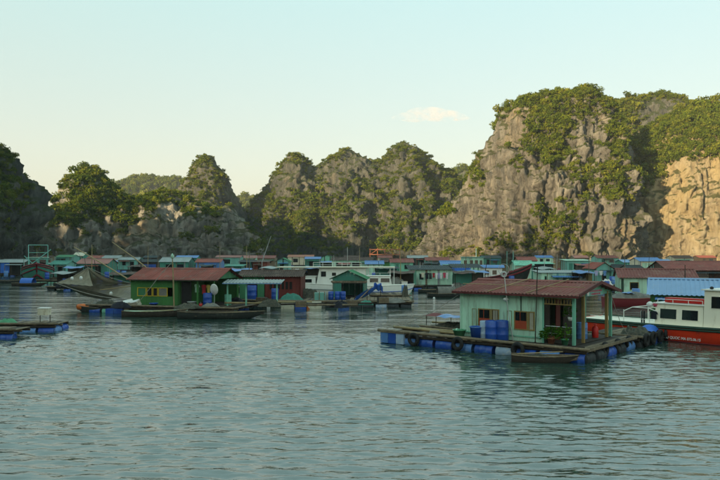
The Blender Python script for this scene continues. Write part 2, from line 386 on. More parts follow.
    me = fastmesh(name, v, f); me.materials.append(rock)
    o = link(name, me); tag(o, label, None, kind='structure')
    fa, fb, fc = v[f[:, 0]], v[f[:, 1]], v[f[:, 3]]
    cr = np.cross(v[f[:, 2]]-fa, v[f[:, 3]]-v[f[:, 1]]); ar = np.linalg.norm(cr, axis=1)/2; nn = cr/(2*ar[:, None]+1e-9)
    HILLS[name+label] = (o, v[f].mean(1), nn, ar)
    return (v[f].mean(1), nn, ar)

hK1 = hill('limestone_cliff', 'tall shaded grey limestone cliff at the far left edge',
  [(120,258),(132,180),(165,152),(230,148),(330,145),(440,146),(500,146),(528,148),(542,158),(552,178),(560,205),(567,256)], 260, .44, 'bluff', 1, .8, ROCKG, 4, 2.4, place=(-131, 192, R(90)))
hK2 = hill('limestone_hill', 'broad forested hill with pale rock face, left of centre',
  [(57,256),(59,232),(62,210),(67,194),(70,178),(78,169),(85,164),(95,164),(103,170),(110,180),(122,189),(142,194),(158,187),(172,188),(186,191),(200,199),(214,208),(226,202),(238,212),(248,226),(256,240),(262,256)], 330, .75, 'bluff', 2, .8, ROCKP, 6, 2.6)
hK3 = hill('limestone_peak', 'pointed grey green peak behind the broad forested hill',
  [(168,256),(176,205),(184,182),(192,168),(199,155),(205,151),(213,153),(220,163),(228,177),(236,192),(243,208),(249,226),(256,256)], 420, .6, 'cone', 3, 1.0, ROCKG, 4, 2.8)
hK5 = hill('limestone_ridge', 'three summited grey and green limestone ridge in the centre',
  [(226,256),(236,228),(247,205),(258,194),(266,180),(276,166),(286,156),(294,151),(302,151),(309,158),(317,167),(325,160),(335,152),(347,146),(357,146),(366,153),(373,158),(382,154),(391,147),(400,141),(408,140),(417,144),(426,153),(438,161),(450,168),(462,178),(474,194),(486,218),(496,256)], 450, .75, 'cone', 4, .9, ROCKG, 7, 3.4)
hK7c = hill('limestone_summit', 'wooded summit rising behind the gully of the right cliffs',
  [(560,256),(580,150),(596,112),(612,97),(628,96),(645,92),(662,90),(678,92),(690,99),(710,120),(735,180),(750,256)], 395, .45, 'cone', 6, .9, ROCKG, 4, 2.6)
hK7b = hill('limestone_wall', 'ochre limestone cliff with wooded brow at the far right',
  [(598,256),(606,190),(622,150),(640,130),(660,116),(682,106),(704,102),(722,101),(760,100),(820,104),(880,120),(940,160),(990,256)], 338, .50, 'wall', 7, .5, ROCKY, 4, 2.0)
hK7a = hill('limestone_dome', 'huge craggy limestone dome with wooded crown, right of centre',
  [(409,257),(414,246),(422,232),(430,216),(441,205),(450,198),(458,186),(466,170),(474,153),(484,138),(493,124),(501,110),(510,99),(522,93),(538,87),(556,82),(574,80),(592,82),(602,87),(610,96),(616,112),(620,135),(625,170),(630,210),(636,256)], 318, .46, 'dome', 8, .5, ROCK, 6, 3.0, sink=3.5)
hK0 = hill('unseen_shading_headland', 'unseen limestone headland added at the left to shade the village',
  [(-890,258),(-800,190),(-560,140),(-400,80),(-250,0),(-100,-20),(60,10),(300,20),(560,0),(860,-10),(1130,0),(1400,30),(1560,120),(1610,258)], 150, .5, 'bluff', 9, 2.5, ROCKG, 8, 3, place=(-185, 20, math.atan2(-350, 240)))  # unseen headland, placed and shaped to keep the low sun off the village
far1 = hill('distant_ridge', 'hazy distant ridge between the left hill and the pointed peak',
  [(20,256),(60,233),(95,200),(112,186),(124,178),(138,175),(156,176),(172,176),(186,181),(200,190),(222,196),(240,197),(256,195),(268,199),(280,215),(300,256)], 820, .5, 'cone', 12, 3.0, ROCKG, 8, 2)
far2 = hill('distant_knoll', 'hazy green knoll peeping between the central ridge and right dome',
  [(420,256),(440,195),(452,170),(462,164),(470,164),(480,172),(500,210),(510,256)], 700, .5, 'cone', 13, 3.0, ROCKG, 6, 2)

# ------------------------------------------------------------------ hillside vegetation (uncountable)
def leafmat(name, c1, c2, c3):
    m = bpy.data.materials.new(name); m.use_nodes = True; n = m.node_tree.nodes; l = m.node_tree.links
    for x in list(n): n.remove(x)
    out = n.new('ShaderNodeOutputMaterial'); d = n.new('ShaderNodeBsdfDiffuse'); t = n.new('ShaderNodeBsdfTranslucent'); mx = n.new('ShaderNodeMixShader')
    mx.inputs[0].default_value = .28
    oi = n.new('ShaderNodeObjectInfo'); cr = n.new('ShaderNodeValToRGB'); e = cr.color_ramp.elements
    e[0].color = (*c1, 1); e[1].color = (*c3, 1); x = e.new(.55); x.color = (*c2, 1)
    g = n.new('ShaderNodeNewGeometry'); no = n.new('ShaderNodeTexNoise'); no.inputs['Scale'].default_value = .35; l.new(g.outputs['Position'], no.inputs['Vector'])
    a = n.new('ShaderNodeMath'); a.operation = 'MULTIPLY_ADD'; l.new(oi.outputs['Random'], a.inputs[0]); a.inputs[1].default_value = .6
    b = n.new('ShaderNodeMath'); b.operation = 'MULTIPLY_ADD'; l.new(no.outputs['Fac'], b.inputs[0]); b.inputs[1].default_value = 1.0; b.inputs[2].default_value = -.3
    l.new(b.outputs[0], a.inputs[2]); l.new(a.outputs[0], cr.inputs[0])
    l.new(cr.outputs[0], d.inputs[0]); l.new(cr.outputs[0], t.inputs[0]); l.new(d.outputs[0], mx.inputs[1]); l.new(t.outputs[0], mx.inputs[2]); l.new(mx.outputs[0], out.inputs[0])
    return m
LEAF = leafmat('foliage', (.034, .060, .010), (.095, .125, .014), (.18, .175, .024))
LEAFD = leafmat('dark_foliage', (.020, .040, .012), (.045, .072, .014), (.085, .10, .02))
BARK = mat('bark', (.10, .08, .06), .9)
def crown(seed, nl, ls, flat):
    r = np.random.default_rng(seed); v = []; f = []
    lumps = [(r.normal(0, .33), r.normal(0, .33), .45+r.random()*.5*flat, .22+r.random()*.2) for _ in range(9)]
    for _ in range(nl):
        lx, ly, lz, lr = lumps[r.integers(len(lumps))]
        d = r.normal(size=3); d /= np.linalg.norm(d); p = np.array([lx, ly, lz])+d*lr*(.6+.4*r.random()); p[2] = max(p[2], .05)
        nrm = d+r.normal(size=3)*.55; nrm /= np.linalg.norm(nrm); a = np.cross(nrm, r.normal(size=3)); a /= np.linalg.norm(a); b = np.cross(nrm, a)
        s = ls*(.6+.8*r.random()); o = len(v)
        v += [p-a*s, p+b*s*.7, p+a*s, p-b*s*.7]; f.append((o, o+1, o+2, o+3))
    m = MB(); m.v = [tuple(x) for x in v]; m.f = f; nf = len(f)
    m.tube([(0, 0, -.25), (.02, 0, .2), (.05, .03, .6)], [.045, .035, .015], 5)
    me = m.mesh('tree_crown', None); me.materials.append(LEAF); me.materials.append(BARK)
    for i, p in enumerate(me.polygons): p.material_index = 0 if i < nf else 1
    return me
protos = bpy.data.collections.new('foliage_prototypes')
for i in range(6):
    o = bpy.data.objects.new('foliage_prototype', crown(100+i, 240, .115, .6+.1*i)); protos.objects.link(o)
def gn_tree():
    ng = bpy.data.node_groups.new('scatter_foliage', 'GeometryNodeTree')
    ng.interface.new_socket('Geometry', in_out='INPUT', socket_type='NodeSocketGeometry'); ng.interface.new_socket('Geometry', in_out='OUTPUT', socket_type='NodeSocketGeometry')
    N = ng.nodes; L = ng.links; gi = N.new('NodeGroupInput'); go = N.new('NodeGroupOutput')
    ci = N.new('GeometryNodeCollectionInfo'); ci.inputs['Collection'].default_value = protos; ci.inputs['Separate Children'].default_value = True; ci.inputs['Reset Children'].default_value = True
    ip = N.new('GeometryNodeInstanceOnPoints'); ip.inputs['Pick Instance'].default_value = True
    def at(nm, ty):
        a = N.new('GeometryNodeInputNamedAttribute'); a.data_type = ty; a.inputs['Name'].default_value = nm; return a.outputs[0]
    L.new(gi.outputs[0], ip.inputs['Points']); L.new(ci.outputs[0], ip.inputs['Instance'])
    L.new(at('rot', 'FLOAT_VECTOR'), ip.inputs['Rotation']); L.new(at('scl', 'FLOAT_VECTOR'), ip.inputs['Scale']); L.new(at('idx', 'INT'), ip.inputs['Instance Index'])
    L.new(ip.outputs[0], go.inputs[0]); return ng
GN = gn_tree()
def proj(P): return 360+FPX*P[:, 0]/P[:, 1], HOR-FPX*(P[:, 2]-CAMH)/P[:, 1]
def vegetation(name, label, H, dens, size, bias, slope, zones=(), seed=0, nsc=16.0, cut=None):
    c, nn, ar = H; r = np.random.default_rng(seed+50)
    no = fbm(c/nsc+seed*5.0, 4, seed+60); x, y = proj(c)
    p = bias+(no-.5)*4.0+slope*(nn[:, 2]-.35)
    for cx, cy, rx, ry, wt in zones: p = p+wt*np.exp(-(((x-cx)/rx)**2+((y-cy)/ry)**2))
    p = np.clip(p, 0, 1)*(c[:, 2] > 2.0)
    if cut is not None: p = p*cut(x, y, c)
    cnt = r.poisson(dens*ar*p); idx = np.repeat(np.arange(len(c)), cnt); n = len(idx)
    pts = c[idx]+r.normal(size=(n, 3))*.5
    sc = size*np.exp(r.normal(size=n)*.38); pts[:, 2] -= sc*.12; pts -= nn[idx]*0
    me = bpy.data.meshes.new(name); me.vertices.add(n); me.vertices.foreach_set('co', pts.astype(np.float32).ravel())
    a = me.attributes.new('rot', 'FLOAT_VECTOR', 'POINT'); rot = np.stack([r.normal(size=n)*.2, r.normal(size=n)*.2, r.random(n)*6.28], -1); a.data.foreach_set('vector', rot.astype(np.float32).ravel())
    a = me.attributes.new('scl', 'FLOAT_VECTOR', 'POINT'); s3 = np.stack([sc*(.85+.3*r.random(n)), sc*(.85+.3*r.random(n)), sc*(.75+.4*r.random(n))], -1); a.data.foreach_set('vector', s3.astype(np.float32).ravel())
    a = me.attributes.new('idx', 'INT', 'POINT'); a.data.foreach_set('value', r.integers(0, 6, n).astype(np.int32))
    o = link(name, me); md = o.modifiers.new('scatter', 'NODES'); md.node_group = GN
    tag(o, label, 'trees', kind='stuff'); return n
nv = 0
nv += vegetation('hillside_trees', 'dark trees clinging to the shaded left cliff', hK1, 0.7, 1.35, -0.05, 0.9, [(30, 170, 20, 30, .6), (10, 235, 25, 14, -.7)], 1, cut=lambda x, y, c: x > -160)
nv += vegetation('hillside_trees', 'dense trees covering the broad hill left of centre', hK2, 1.0, 1.35, 0.12, 0.6,
   [(90, 190, 40, 26, 1.0), (150, 200, 70, 12, .8), (120, 225, 40, 14, .5), (170, 215, 20, 9, -.6), (60, 240, 8, 20, -.7), (110, 246, 70, 9, -1.0), (150, 240, 18, 16, -1.6), (172, 218, 12, 12, -1.0), (200, 232, 14, 20, -1.5), (235, 230, 14, 22, -2.4), (75, 238, 12, 14, -.9), (188, 225, 8, 14, .7), (215, 236, 6, 16, .6)], 2)
nv += vegetation('hillside_trees', 'scattered bushes on the pointed grey green peak', hK3, 1.0, 0.95, 0.06, 0.9, [(198, 175, 14, 24, .5), (225, 185, 12, 25, -.2)], 3)
nv += vegetation('hillside_trees', 'mixed bushes and trees over the three summited ridge', hK5, 0.85, 1.15, 0.02, 0.8,
   [(285, 222, 45, 25, .9), (345, 230, 60, 20, .6), (295, 152, 10, 5, .8), (352, 147, 12, 5, .8), (407, 141, 14, 6, .8), (445, 185, 20, 25, 1.0), (390, 190, 14, 30, .2), (300, 185, 12, 16, -.4), (410, 205, 14, 30, -.3), (340, 175, 20, 14, -.2)], 4)
nv += vegetation('hillside_trees', 'trees on the summit behind the right gully', hK7c, 1.0, 1.4, 0.45, 0.7, [(655, 112, 12, 10, -1.5)], 6)
nv += vegetation('hillside_trees', 'bright green trees on the brow of the ochre cliff', hK7b, 0.9, 1.6, -0.15, 0.3,
   [(640, 150, 26, 34, 1.6), (690, 125, 60, 22, 1.8), (650, 175, 18, 16, .9), (625, 210, 14, 30, 1.3), (640, 225, 14, 12, .4), (720, 205, 70, 30, -2.2), (690, 200, 30, 30, -1.8), (712, 202, 6, 5, 3.0), (680, 232, 20, 4, 1.5), (695, 225, 4, 4, 2.4), (760, 130, 60, 30, 1)], 7)
nv += vegetation('hillside_trees', 'sunlit trees crowning the huge limestone dome', hK7a, 1.0, 1.28, -0.2, 0.4,
   [(560, 92, 50, 16, 1.7), (545, 118, 22, 22, 1.1), (590, 100, 24, 12, .9), (550, 145, 13, 26, 1.1), (515, 175, 8, 14, .9), (445, 213, 14, 4, 2.2), (470, 180, 8, 12, .9), (478, 160, 8, 12, .8), (590, 160, 14, 26, .5), (615, 150, 10, 40, .9), (612, 200, 14, 40, .6), (575, 212, 10, 16, .9), (538, 212, 7, 6, 1.4), (500, 240, 14, 8, 1.3), (525, 244, 16, 7, 1.0), (550, 243, 12, 9, .9), (575, 240, 10, 8, .7), (495, 215, 30, 20, -.6), (450, 235, 30, 14, -.6), (500, 115, 8, 12, .7)], 8)
nv += vegetation('hillside_trees', 'hazy trees on the distant ridge at left', far1, .15, 3.5, .95, .5, [], 12)
nv += vegetation('hillside_trees', 'hazy trees on the distant knoll', far2, .15, 3.0, .95, .5, [], 13)
nv += vegetation('hillside_trees', 'trees on the unseen headland added to shade the village', hK0, .012, 9.0, .9, .5, [], 9)

# ------------------------------------------------------------------ shared builders for floats, houses and boats
def drum_mesh(r, h, m, n=16):
    p = [(0.01, 0), (r*.94, 0), (r, .03), (r, .3*h), (r*1.03, .32*h), (r, .34*h), (r, .66*h), (r*1.03, .68*h), (r, .70*h), (r, h-.03), (r*.94, h), (r*.9, h), (r*.88, h-.025), (.01, h-.025)]
    return MB().lathe(p, n).mesh('drum', m, True)
DRUM_B = drum_mesh(.29, .88, BLUE); DRUM_L = drum_mesh(.29, .88, BLUEL); DRUM_P = drum_mesh(.29, .88, PALEDRUM); DRUM_G = drum_mesh(.29, .88, TEAL)
DRUM_K = drum_mesh(.29, .88, mat('dark_shade_plastic', (.02, .026, .03), .6, .4, 2, .2))  # near-black drums; under far decks their colour stands in for shade
DRUMS = [DRUM_B, DRUM_B, DRUM_L, DRUM_B, DRUM_P, DRUM_L]
TYRE = MB().torus((0, 0, 0), .24, .09, 'y', 18, 8).mesh('tyre', RUBBER, True)
def plank_mesh(L, wd, th, m):
    mb = MB().box((-L/2, -wd/2, -th/2), (L/2, wd/2, th/2)); return mb.mesh('plank', m)
def log_mesh(L, r, m):
    return MB().tube([(-L/2, 0, 0), (-L/6, .012, .008), (L/6, -.01, -.006), (L/2, .006, 0)], [r*1.05, r, r*.95, r*.88], 8).mesh('log', m, True)
def platform(name, label, loc, rz, X0, X1, Y0, Y1, z=.5, drums='front', pl=.24, skip=None, group=None, fine=True, drumset=None, rightset=None, tag_cat='raft', lw=.0, drumgap=.97):
    """floating platform: log bearers, planks across, drums under the front and right edges (local x along the front)"""
    t = thing(name, label, tag_cat, loc, rz, group)
    L, Dp = X1-X0, Y1-Y0
    lm = log_mesh(L, .075, WOODD); ms = [lm, log_mesh(L, .06, WOOD)]
    nb = max(3, int(Dp/.9)+1)
    for k in range(nb):
        link('bearer', ms[k % 2], t, ((X0+X1)/2+rnd(-.06, .06), Y0+.08+k*(Dp-.16)/(nb-1), z-.14), (0, rnd(-.004, .004), rnd(-.006, .006)))
    link('edge_log', log_mesh(L+.3, .07, WOOD), t, ((X0+X1)/2, Y0-.03, z+.04), (0, .004, 0))
    link('edge_log', log_mesh(L*.98, .055, WOODD), t, ((X0+X1)/2-.05, Y0+.16, z+.03), (0, -.004, .01))
    pm = [plank_mesh(Dp, pl*.93, .035, WOOD), plank_mesh(Dp*.985, pl*.9, .03, WOODD), plank_mesh(Dp*1.02, pl*.95, .04, WOOD)]
    n = int(L/pl)
    if fine:
        for i in range(n):
            if random.random() < .05: continue
            link('plank', random.choice(pm), t, (X0+(i+.5)*L/n, (Y0+Y1)/2+rnd(-.05, .05), z-.03+rnd(-.008, .012)), (rnd(-.004, .004), 0, math.pi/2+rnd(-.015, .015)))
    else:
        mb = MB()
        for i in range(n):
            x = X0+(i+.5)*L/n; h = z-.03+rnd(-.01, .012); mb.box((x-pl*.46, Y0+rnd(-.06, .04), h-.02), (x+pl*.46, Y1+rnd(-.04, .06), h+.02))
        mb.build('plank_deck', WOODD, t)
    ds = drumset or (DRUMS if fine else [DRUM_K, DRUM_K, DRUM_B])
    if 'front' in drums:
        k = int(L/drumgap)
        for i in range(k):
            if skip and i in skip: continue
            d = link('float_drum', ds[i % len(ds)], t, (X0+.05+(i+.02)*L/k+rnd(0, .05), Y0+.26+rnd(-.04, .04), z-.44+rnd(-.03, .02)), (0, math.pi/2, rnd(-.03, .03)))
    if 'right' in drums:
        k = int(Dp/1.0)
        rs = rightset or ds
        for i in range(k): link('float_drum', rs[(i*2+1) % len(rs)], t, (X1-.27, Y0+.15+i*Dp/k, z-.43), (-math.pi/2, rnd(0, 6), 0))
    if 'left' in drums:
        k = int(Dp/1.0)
        for i in range(k): link('float_drum', ds[(i+1) % len(ds)], t, (X0+.3, Y0+.15+i*Dp/k, z-.43), (-math.pi/2, rnd(0, 6), 0))
    return t
def corrugated(L, S, pitch, amp, seg=4):
    """sheet in local x (width L) and y (slope S), corrugations running up the slope"""
    n = max(2, int(round(L/pitch)))*seg; mb = MB()
    for i in range(n+1):
        x = L*i/n; z = amp*math.sin(2*math.pi*x/pitch)
        mb.v += [(x, 0, z), (x, S, z), (x, S, z-.012), (x, 0, z-.012)]
    for i in range(n):
        a = 4*i; b = a+4; mb.f += [(a, b, b+1, a+1), (a+3, a+2, b+2, b+3), (a, a+3, b+3, b), (a+1, b+1, b+2, a+2)]
    return mb
def gable_roof(t, L, D, zw, rise, m, ov=.3, ovg=.25, pieces=False, pitch=.17, amp=.025, ridge=True, name='roof'):
    """ridge along local x over a plan 0..L, 0..D; eaves at zw; separate corrugated sheets when pieces"""
    half = D/2+ov; sl = math.hypot(half, rise*half/(D/2)); ang = math.atan2(rise, D/2); z0 = zw-rise*ov/(D/2)
    for side in (0, 1):
        if pieces:
            n = max(2, int((L+2*ovg)/.9)); w_ = (L+2*ovg)/n
            me = corrugated(w_+.05, sl, pitch, amp).mesh('roof_sheet', m)
            for i in range(n):
                if side == 0: link('roof_sheet', me, t, (-ovg+i*w_, -ov-rnd(0, .03), z0+.02+.006*(i % 2)), (ang+rnd(-.004, .004), 0, rnd(-.004, .004)))
                else: link('roof_sheet', me, t, (L+ovg-i*w_, D+ov+rnd(0, .03), z0+.02+.006*(i % 2)), (ang+rnd(-.004, .004), 0, math.pi))
        else:
            me = corrugated(L+2*ovg, sl, pitch*1.6, amp*1.3, 3).mesh('roof_slope', m)
            if side == 0: link('roof_slope', me, t, (-ovg, -ov, z0+.02), (ang, 0, 0))
            else: link('roof_slope', me, t, (L+ovg, D+ov, z0+.02), (ang, 0, math.pi))
    if ridge:
        zr = zw+rise+.05
        MB().add([(-ovg, D/2-.18, zr-.18*math.tan(ang)), (L+ovg, D/2-.18, zr-.18*math.tan(ang)), (L+ovg, D/2, zr+.03), (-ovg, D/2, zr+.03), (L+ovg, D/2+.18, zr-.18*math.tan(ang)), (-ovg, D/2+.18, zr-.18*math.tan(ang))], [(0, 1, 2, 3), (3, 2, 4, 5)]).build('ridge_cap', m, t)
def flat_roof(t, L, D, z0, z1, m, ov=.25, name='roof', pitch=.2):
    sl = math.hypot(D+2*ov, z1-z0); ang = math.atan2(z1-z0, D+2*ov)
    link('roof_sheet', corrugated(L+2*ov, sl, pitch*1.4, .025, 3).mesh('roof_sheet', m), t, (-ov, -ov, z0), (ang, 0, 0))
def boards(W, H, openings, m_w=.22, th=.035, gap=.008, zt=None):
    """list of (x0,x1,z0,z1) board rectangles on a wall of width W cut by openings; zt(x) = top height"""
    out = []; n = max(1, round(W/m_w)); w_ = W/n
    for i in range(n):
        a, b = i*w_+gap/2, (i+1)*w_-gap/2
        ivs = [(0, (zt((a+b)/2) if zt else H))]
        xs = [a, b]
        for (x0, x1, z0, z1) in openings:
            if x1 > a and x0 < b:
                for e in (x0, x1):
                    if a+.02 < e < b-.02: xs.append(e)
        xs = sorted(xs)
        for p, q in zip(xs[:-1], xs[1:]):
            iv = [(0, (zt((p+q)/2) if zt else H))]
            for (x0, x1, z0, z1) in openings:
                if x1 > p+.005 and x0 < q-.005:
                    nv_ = []
                    for u, v_ in iv:
                        if z0 > u: nv_.append((u, min(v_, z0)))
                        if z1 < v_: nv_.append((max(u, z1), v_))
                    iv = nv_
            out += [(p, q, u, v_) for u, v_ in iv if v_-u > .03]
    return out
def wall(t, axis, off, a0, W, H, m, openings=(), pieces=False, bw=.22, z0=0.0, zt=None, name='wall_board'):
    """axis 'x': wall along x at y=off starting x=a0; axis 'y': along y at x=off starting y=a0"""
    bs = boards(W, H, openings, bw, zt=zt); mb = MB(); pt_ = MB()
    for (p, q, u, v_) in bs:
        th = .03+rnd(0, .012)
        if axis == 'x': a, b = (a0+p, off-th/2, z0+u), (a0+q, off+th/2, z0+v_)
        else: a, b = (off-th/2, a0+p, z0+u), (off+th/2, a0+q, z0+v_)
        if pieces:
            MB().box(a, b).build(name, m, t)
        else: (pt_.f.append((a, b)) if random.random() < .10 and (b[2]-a[2]) > .8 else mb.box(a, b))
    if not pieces:
        mb.build('board_wall', m, t)
        for a, b in pt_.f: MB().box(a, b).build('patched_board', random.choice([WOOD, WOODD, GREYROOF, TEAL_D, AQUA, WOOD]), t)
def window(t, x0, x1, z0, z1, y, frame_m, pane_m=None, bars=0, shutter=None, sw=.0, side=-1, axis='x'):
    f = MB(); fw = .05
    def bx(mb, a, b):
        if axis == 'x': mb.box(a, b)
        else: mb.box((a[1], a[0], a[2]), (b[1], b[0], b[2]))
    ya, yb = y-.05, y+.03
    bx(f, (x0, ya, z0), (x0+fw, yb, z1)); bx(f, (x1-fw, ya, z0), (x1, yb, z1)); bx(f, (x0+fw, ya, z0), (x1-fw, yb, z0+fw)); bx(f, (x0+fw, ya, z1-fw), (x1-fw, yb, z1))
    fr = f.build('window', frame_m, t)
    p = MB(); bx(p, (x0+fw, y+.0, z0+fw), (x1-fw, y+.012, z1-fw)); p.build('pane', pane_m or GLASS, fr)
    for k in range(bars):
        b = MB(); xx = x0+fw+(k+1)*(x1-x0-2*fw)/(bars+1); bx(b, (xx-.012, y-.035, z0+fw), (xx+.012, y-.015, z1-fw)); b.build('bar', CREAM, fr)
    return fr
def house(name, label, cat, xl, xr, yb, ytop, wm, rm, rot=0.0, depth=4.0, rise=.55, gable='x', front=(), deck=True, group=None, zdeck=.35, flat=None, ov=.3, floats=True, bw=.25, sides=True, openfront=None, porch=True):
    """small floating house read off the picture: left and right column, waterline row, roof row"""
    d = dep(yb); L = (xr-xl)/FPX*d; zt_ = gz(ytop, d+1.0); wh = zt_-zdeck-rise
    t = thing(name, label, cat, (gx(xl, d), d, zdeck), rot, group)
    D = depth
    ops = []; feats = list(front)
    for f in feats: ops.append((f[1]*L, f[2]*L, f[3]*wh, f[4]*wh))
    if openfront: ops.append((openfront[0]*L, openfront[1]*L, 0, wh*.86))
    if gable == 'x':
        wall(t, 'x', 0, 0, L, wh, wm, ops, bw=bw)
        if sides:
            zf = lambda y: wh+rise*(1-abs(y-D/2)/(D/2))-.03
            if flat: zf = None
            wall(t, 'y', -.02, .03, D-.06, wh, wm, zt=zf, bw=bw); wall(t, 'y', L+.02, .03, D-.06, wh, wm, zt=zf, bw=bw)
        wall(t, 'x', D, 0, L, wh, wm, bw=bw*2)
        if flat is not None: flat_roof(t, L, D, wh+.02, wh+.02+flat, rm, ov)
        else: gable_roof(t, L, D, wh, rise, rm, ov, .25)
    else:
        zf = lambda x: wh+rise*(1-abs(x-L/2)/(L/2))-.03
        wall(t, 'x', 0, 0, L, wh, wm, ops, zt=zf, bw=bw)
        wall(t, 'y', -.02, .03, D-.06, wh, wm, bw=bw); wall(t, 'y', L+.02, .03, D-.06, wh, wm, bw=bw); wall(t, 'x', D, 0, L, wh, wm, bw=bw*2)
        # roof with the ridge running back: build in a turned frame by direct sheets
        half = L/2+ov; sl = math.hypot(half, rise*half/(L/2)); ang = math.atan2(rise, L/2); z0 = wh-rise*ov/(L/2)
        me = corrugated(D+.5, sl, .26, .03, 3).mesh('roof_slope', rm)
        link('roof_slope', me, t, (-ov, D+.25, z0+.02), (ang, 0, -math.pi/2)); link('roof_slope', me, t, (L+ov, -.25, z0+.02), (ang, 0, math.pi/2))
    MB().box((.05, .3, -.02), (L-.05, D-.1, .0)).build('floor', WOODD, t)
    for f in feats:
        if f[0] == 'w': window(t, f[1]*L, f[2]*L, f[3]*wh, f[4]*wh, 0, f[5] if len(f) > 5 else wm, GLASS)
        elif f[0] == 'd': MB().box((f[1]*L, .02, f[3]*wh), (f[2]*L, .05, f[4]*wh)).build('door', f[5] if len(f) > 5 else REDWOOD, t)
        elif f[0] == 't':
            x0, x1, a, b = f[1]*L, f[2]*L, f[3]*wh, f[4]*wh
            MB().grid(lambda u, v: (x0+(x1-x0)*u, -.06+.05*math.sin(u*11+v*3)*(1-v*.6), a+(b-a)*v), 14, 6).build('tarpaulin', f[5], t, True)
    if deck:
        mb = MB(); n = max(4, int((L+1.0)/.35))
        for i in range(n):
            x = -.5+(i+.5)*(L+1.0)/n; mb.box((x-.16, -.9+rnd(-.1, .1), -.09), (x+.16, D+.3, -.045+rnd(-.01, .01)))
        mb.build('plank_deck', WOODD, t)
        for k in range(2): link('bearer', log_mesh(L+1.2, .08, WOODD), t, (L/2, -.7+k*(D+.4), -.17))
        if porch and L > 1.8 and random.random() < .6:
            pw = L*random.uniform(.45, .9); x0 = random.uniform(0, L-pw); pz = wh*random.uniform(.78, .9); pdp = random.uniform(.8, 1.1)
            link('porch_roof', corrugated(pw, pdp+.1, .28, .025, 3).mesh('porch_roof', random.choice([DARKROOF, BROWNROOF, GREYROOF, RUST, DARKROOF, TEAL_D, BLUEROOF])), t, (x0, -pdp, pz-.12), (R(9), 0, 0))
            for xx in (x0+.08, x0+pw-.08): MB().box((xx-.04, -pdp+.08, -.04), (xx+.04, -pdp+.16, pz-.16)).build('porch_post', random.choice([WOODD, WOOD, TEAL_D]), t)
            dw = pw*random.uniform(.35, .75); dx_ = x0+random.uniform(.05, .9)*(pw-dw)
            if not feats: MB().box((dx_, -.034, .02), (dx_+dw, -.026, pz*.86)).build('doorway', INTERIOR_DARK, t)  # black panel on the closed wall; an opening's darkness put into colour
        if floats:
            k = max(2, int((L+.6)/1.1))
            for i in range(k): link('float_drum', random.choice([DRUM_K, DRUM_K, DRUM_K, DRUM_B]), t, (-.3+i*(L+.6)/k, -.55, -.42), (0, math.pi/2, 0))
    return t
# ---- boats
def hull_fn(L, B, zs, full=.9, bow=1.6, stern=.75, keel=-.35, rake=.10):
    """half-breadth and heights along the hull; t=0 stern, t=1 bow"""
    def hb(t): return B/2*(stern+(1-stern)*math.sin(min(t/.5, 1)*math.pi/2))*(1-max(0, (t-.5)/.5)**bow*.97)
    def sheer(t): return zs[0]*(1-t)**2+2*zs[1]*t*(1-t)+zs[2]*t*t
    def kl(t): return keel+(max(0, (t-.72)/.28))**2*(abs(keel)*.9+zs[2]*.25)
    return hb, sheer, kl
def hull(t, L, B, zs, m, inner=None, open_=False, floor=.25, rail=None, n=22, bow=1.6, stern=.75, keel=-.35, rake=.12, rail_r=.04, stripe=None, deck_m=None):
    hb, sh, kl = hull_fn(L, B, zs, bow=bow, stern=stern, keel=keel)
    def pt(u, v, ins=0.0):            # v -1..1 across from left gunwale to right gunwale
        a = abs(v); hbv = max(hb(u)-ins, .004); z = kl(u)+(sh(u)-kl(u))*a**1.7
        wv = hbv*(1-(1-a)**2.2)*(1 if v > 0 else -1)
        x = L*(u-.5)+rake*L*max(0, (u-.6)/.4)*a**1.2*(1 if True else 0)
        return (x, wv, z)
    mb = MB(); mv = 12
    mb.grid(lambda u, v: pt(u, 2*v-1), n, mv)
    st = [pt(0, 2*j/mv-1) for j in range(mv+1)]
    mb.add(st, [tuple(range(mv+1))])
    mb.build('hull', m, t, True)
    # deck or inside
    def dz(u): return sh(u)-floor
    d = MB()
    if open_:
        d.grid(lambda u, v: (pt(u, 1)[0]-.03*(u > .9), (hb(u)*.96-.02)*(2*v-1)*(1 if abs(2*v-1) < .8 else 1), dz(u) if .12 < v < .88 else sh(u)-.01), n, 8)
    else:
        d.grid(lambda u, v: (pt(u, 1)[0], hb(u)*.98*(2*v-1), dz(u)), n, 2)
    d.build('deck', deck_m or inner or WOOD, t)
    r = rail or m
    for sgn in (-1, 1):
        MB().tube([(pt(u/18, 1)[0], sgn*hb(u/18), sh(u/18)) for u in range(19)], rail_r, 6).build('gunwale', r, t, True)
    if stripe:
        for f in stripe:
            for sgn in (-1, 1):
                MB().tube([tuple(Vector(pt(u/18, sgn*f[0]))+Vector((0, sgn*.012, 0))) for u in range(19)], f[1], 6).build('rubbing_strake', f[2], t, True)
    return hb, sh, kl, pt
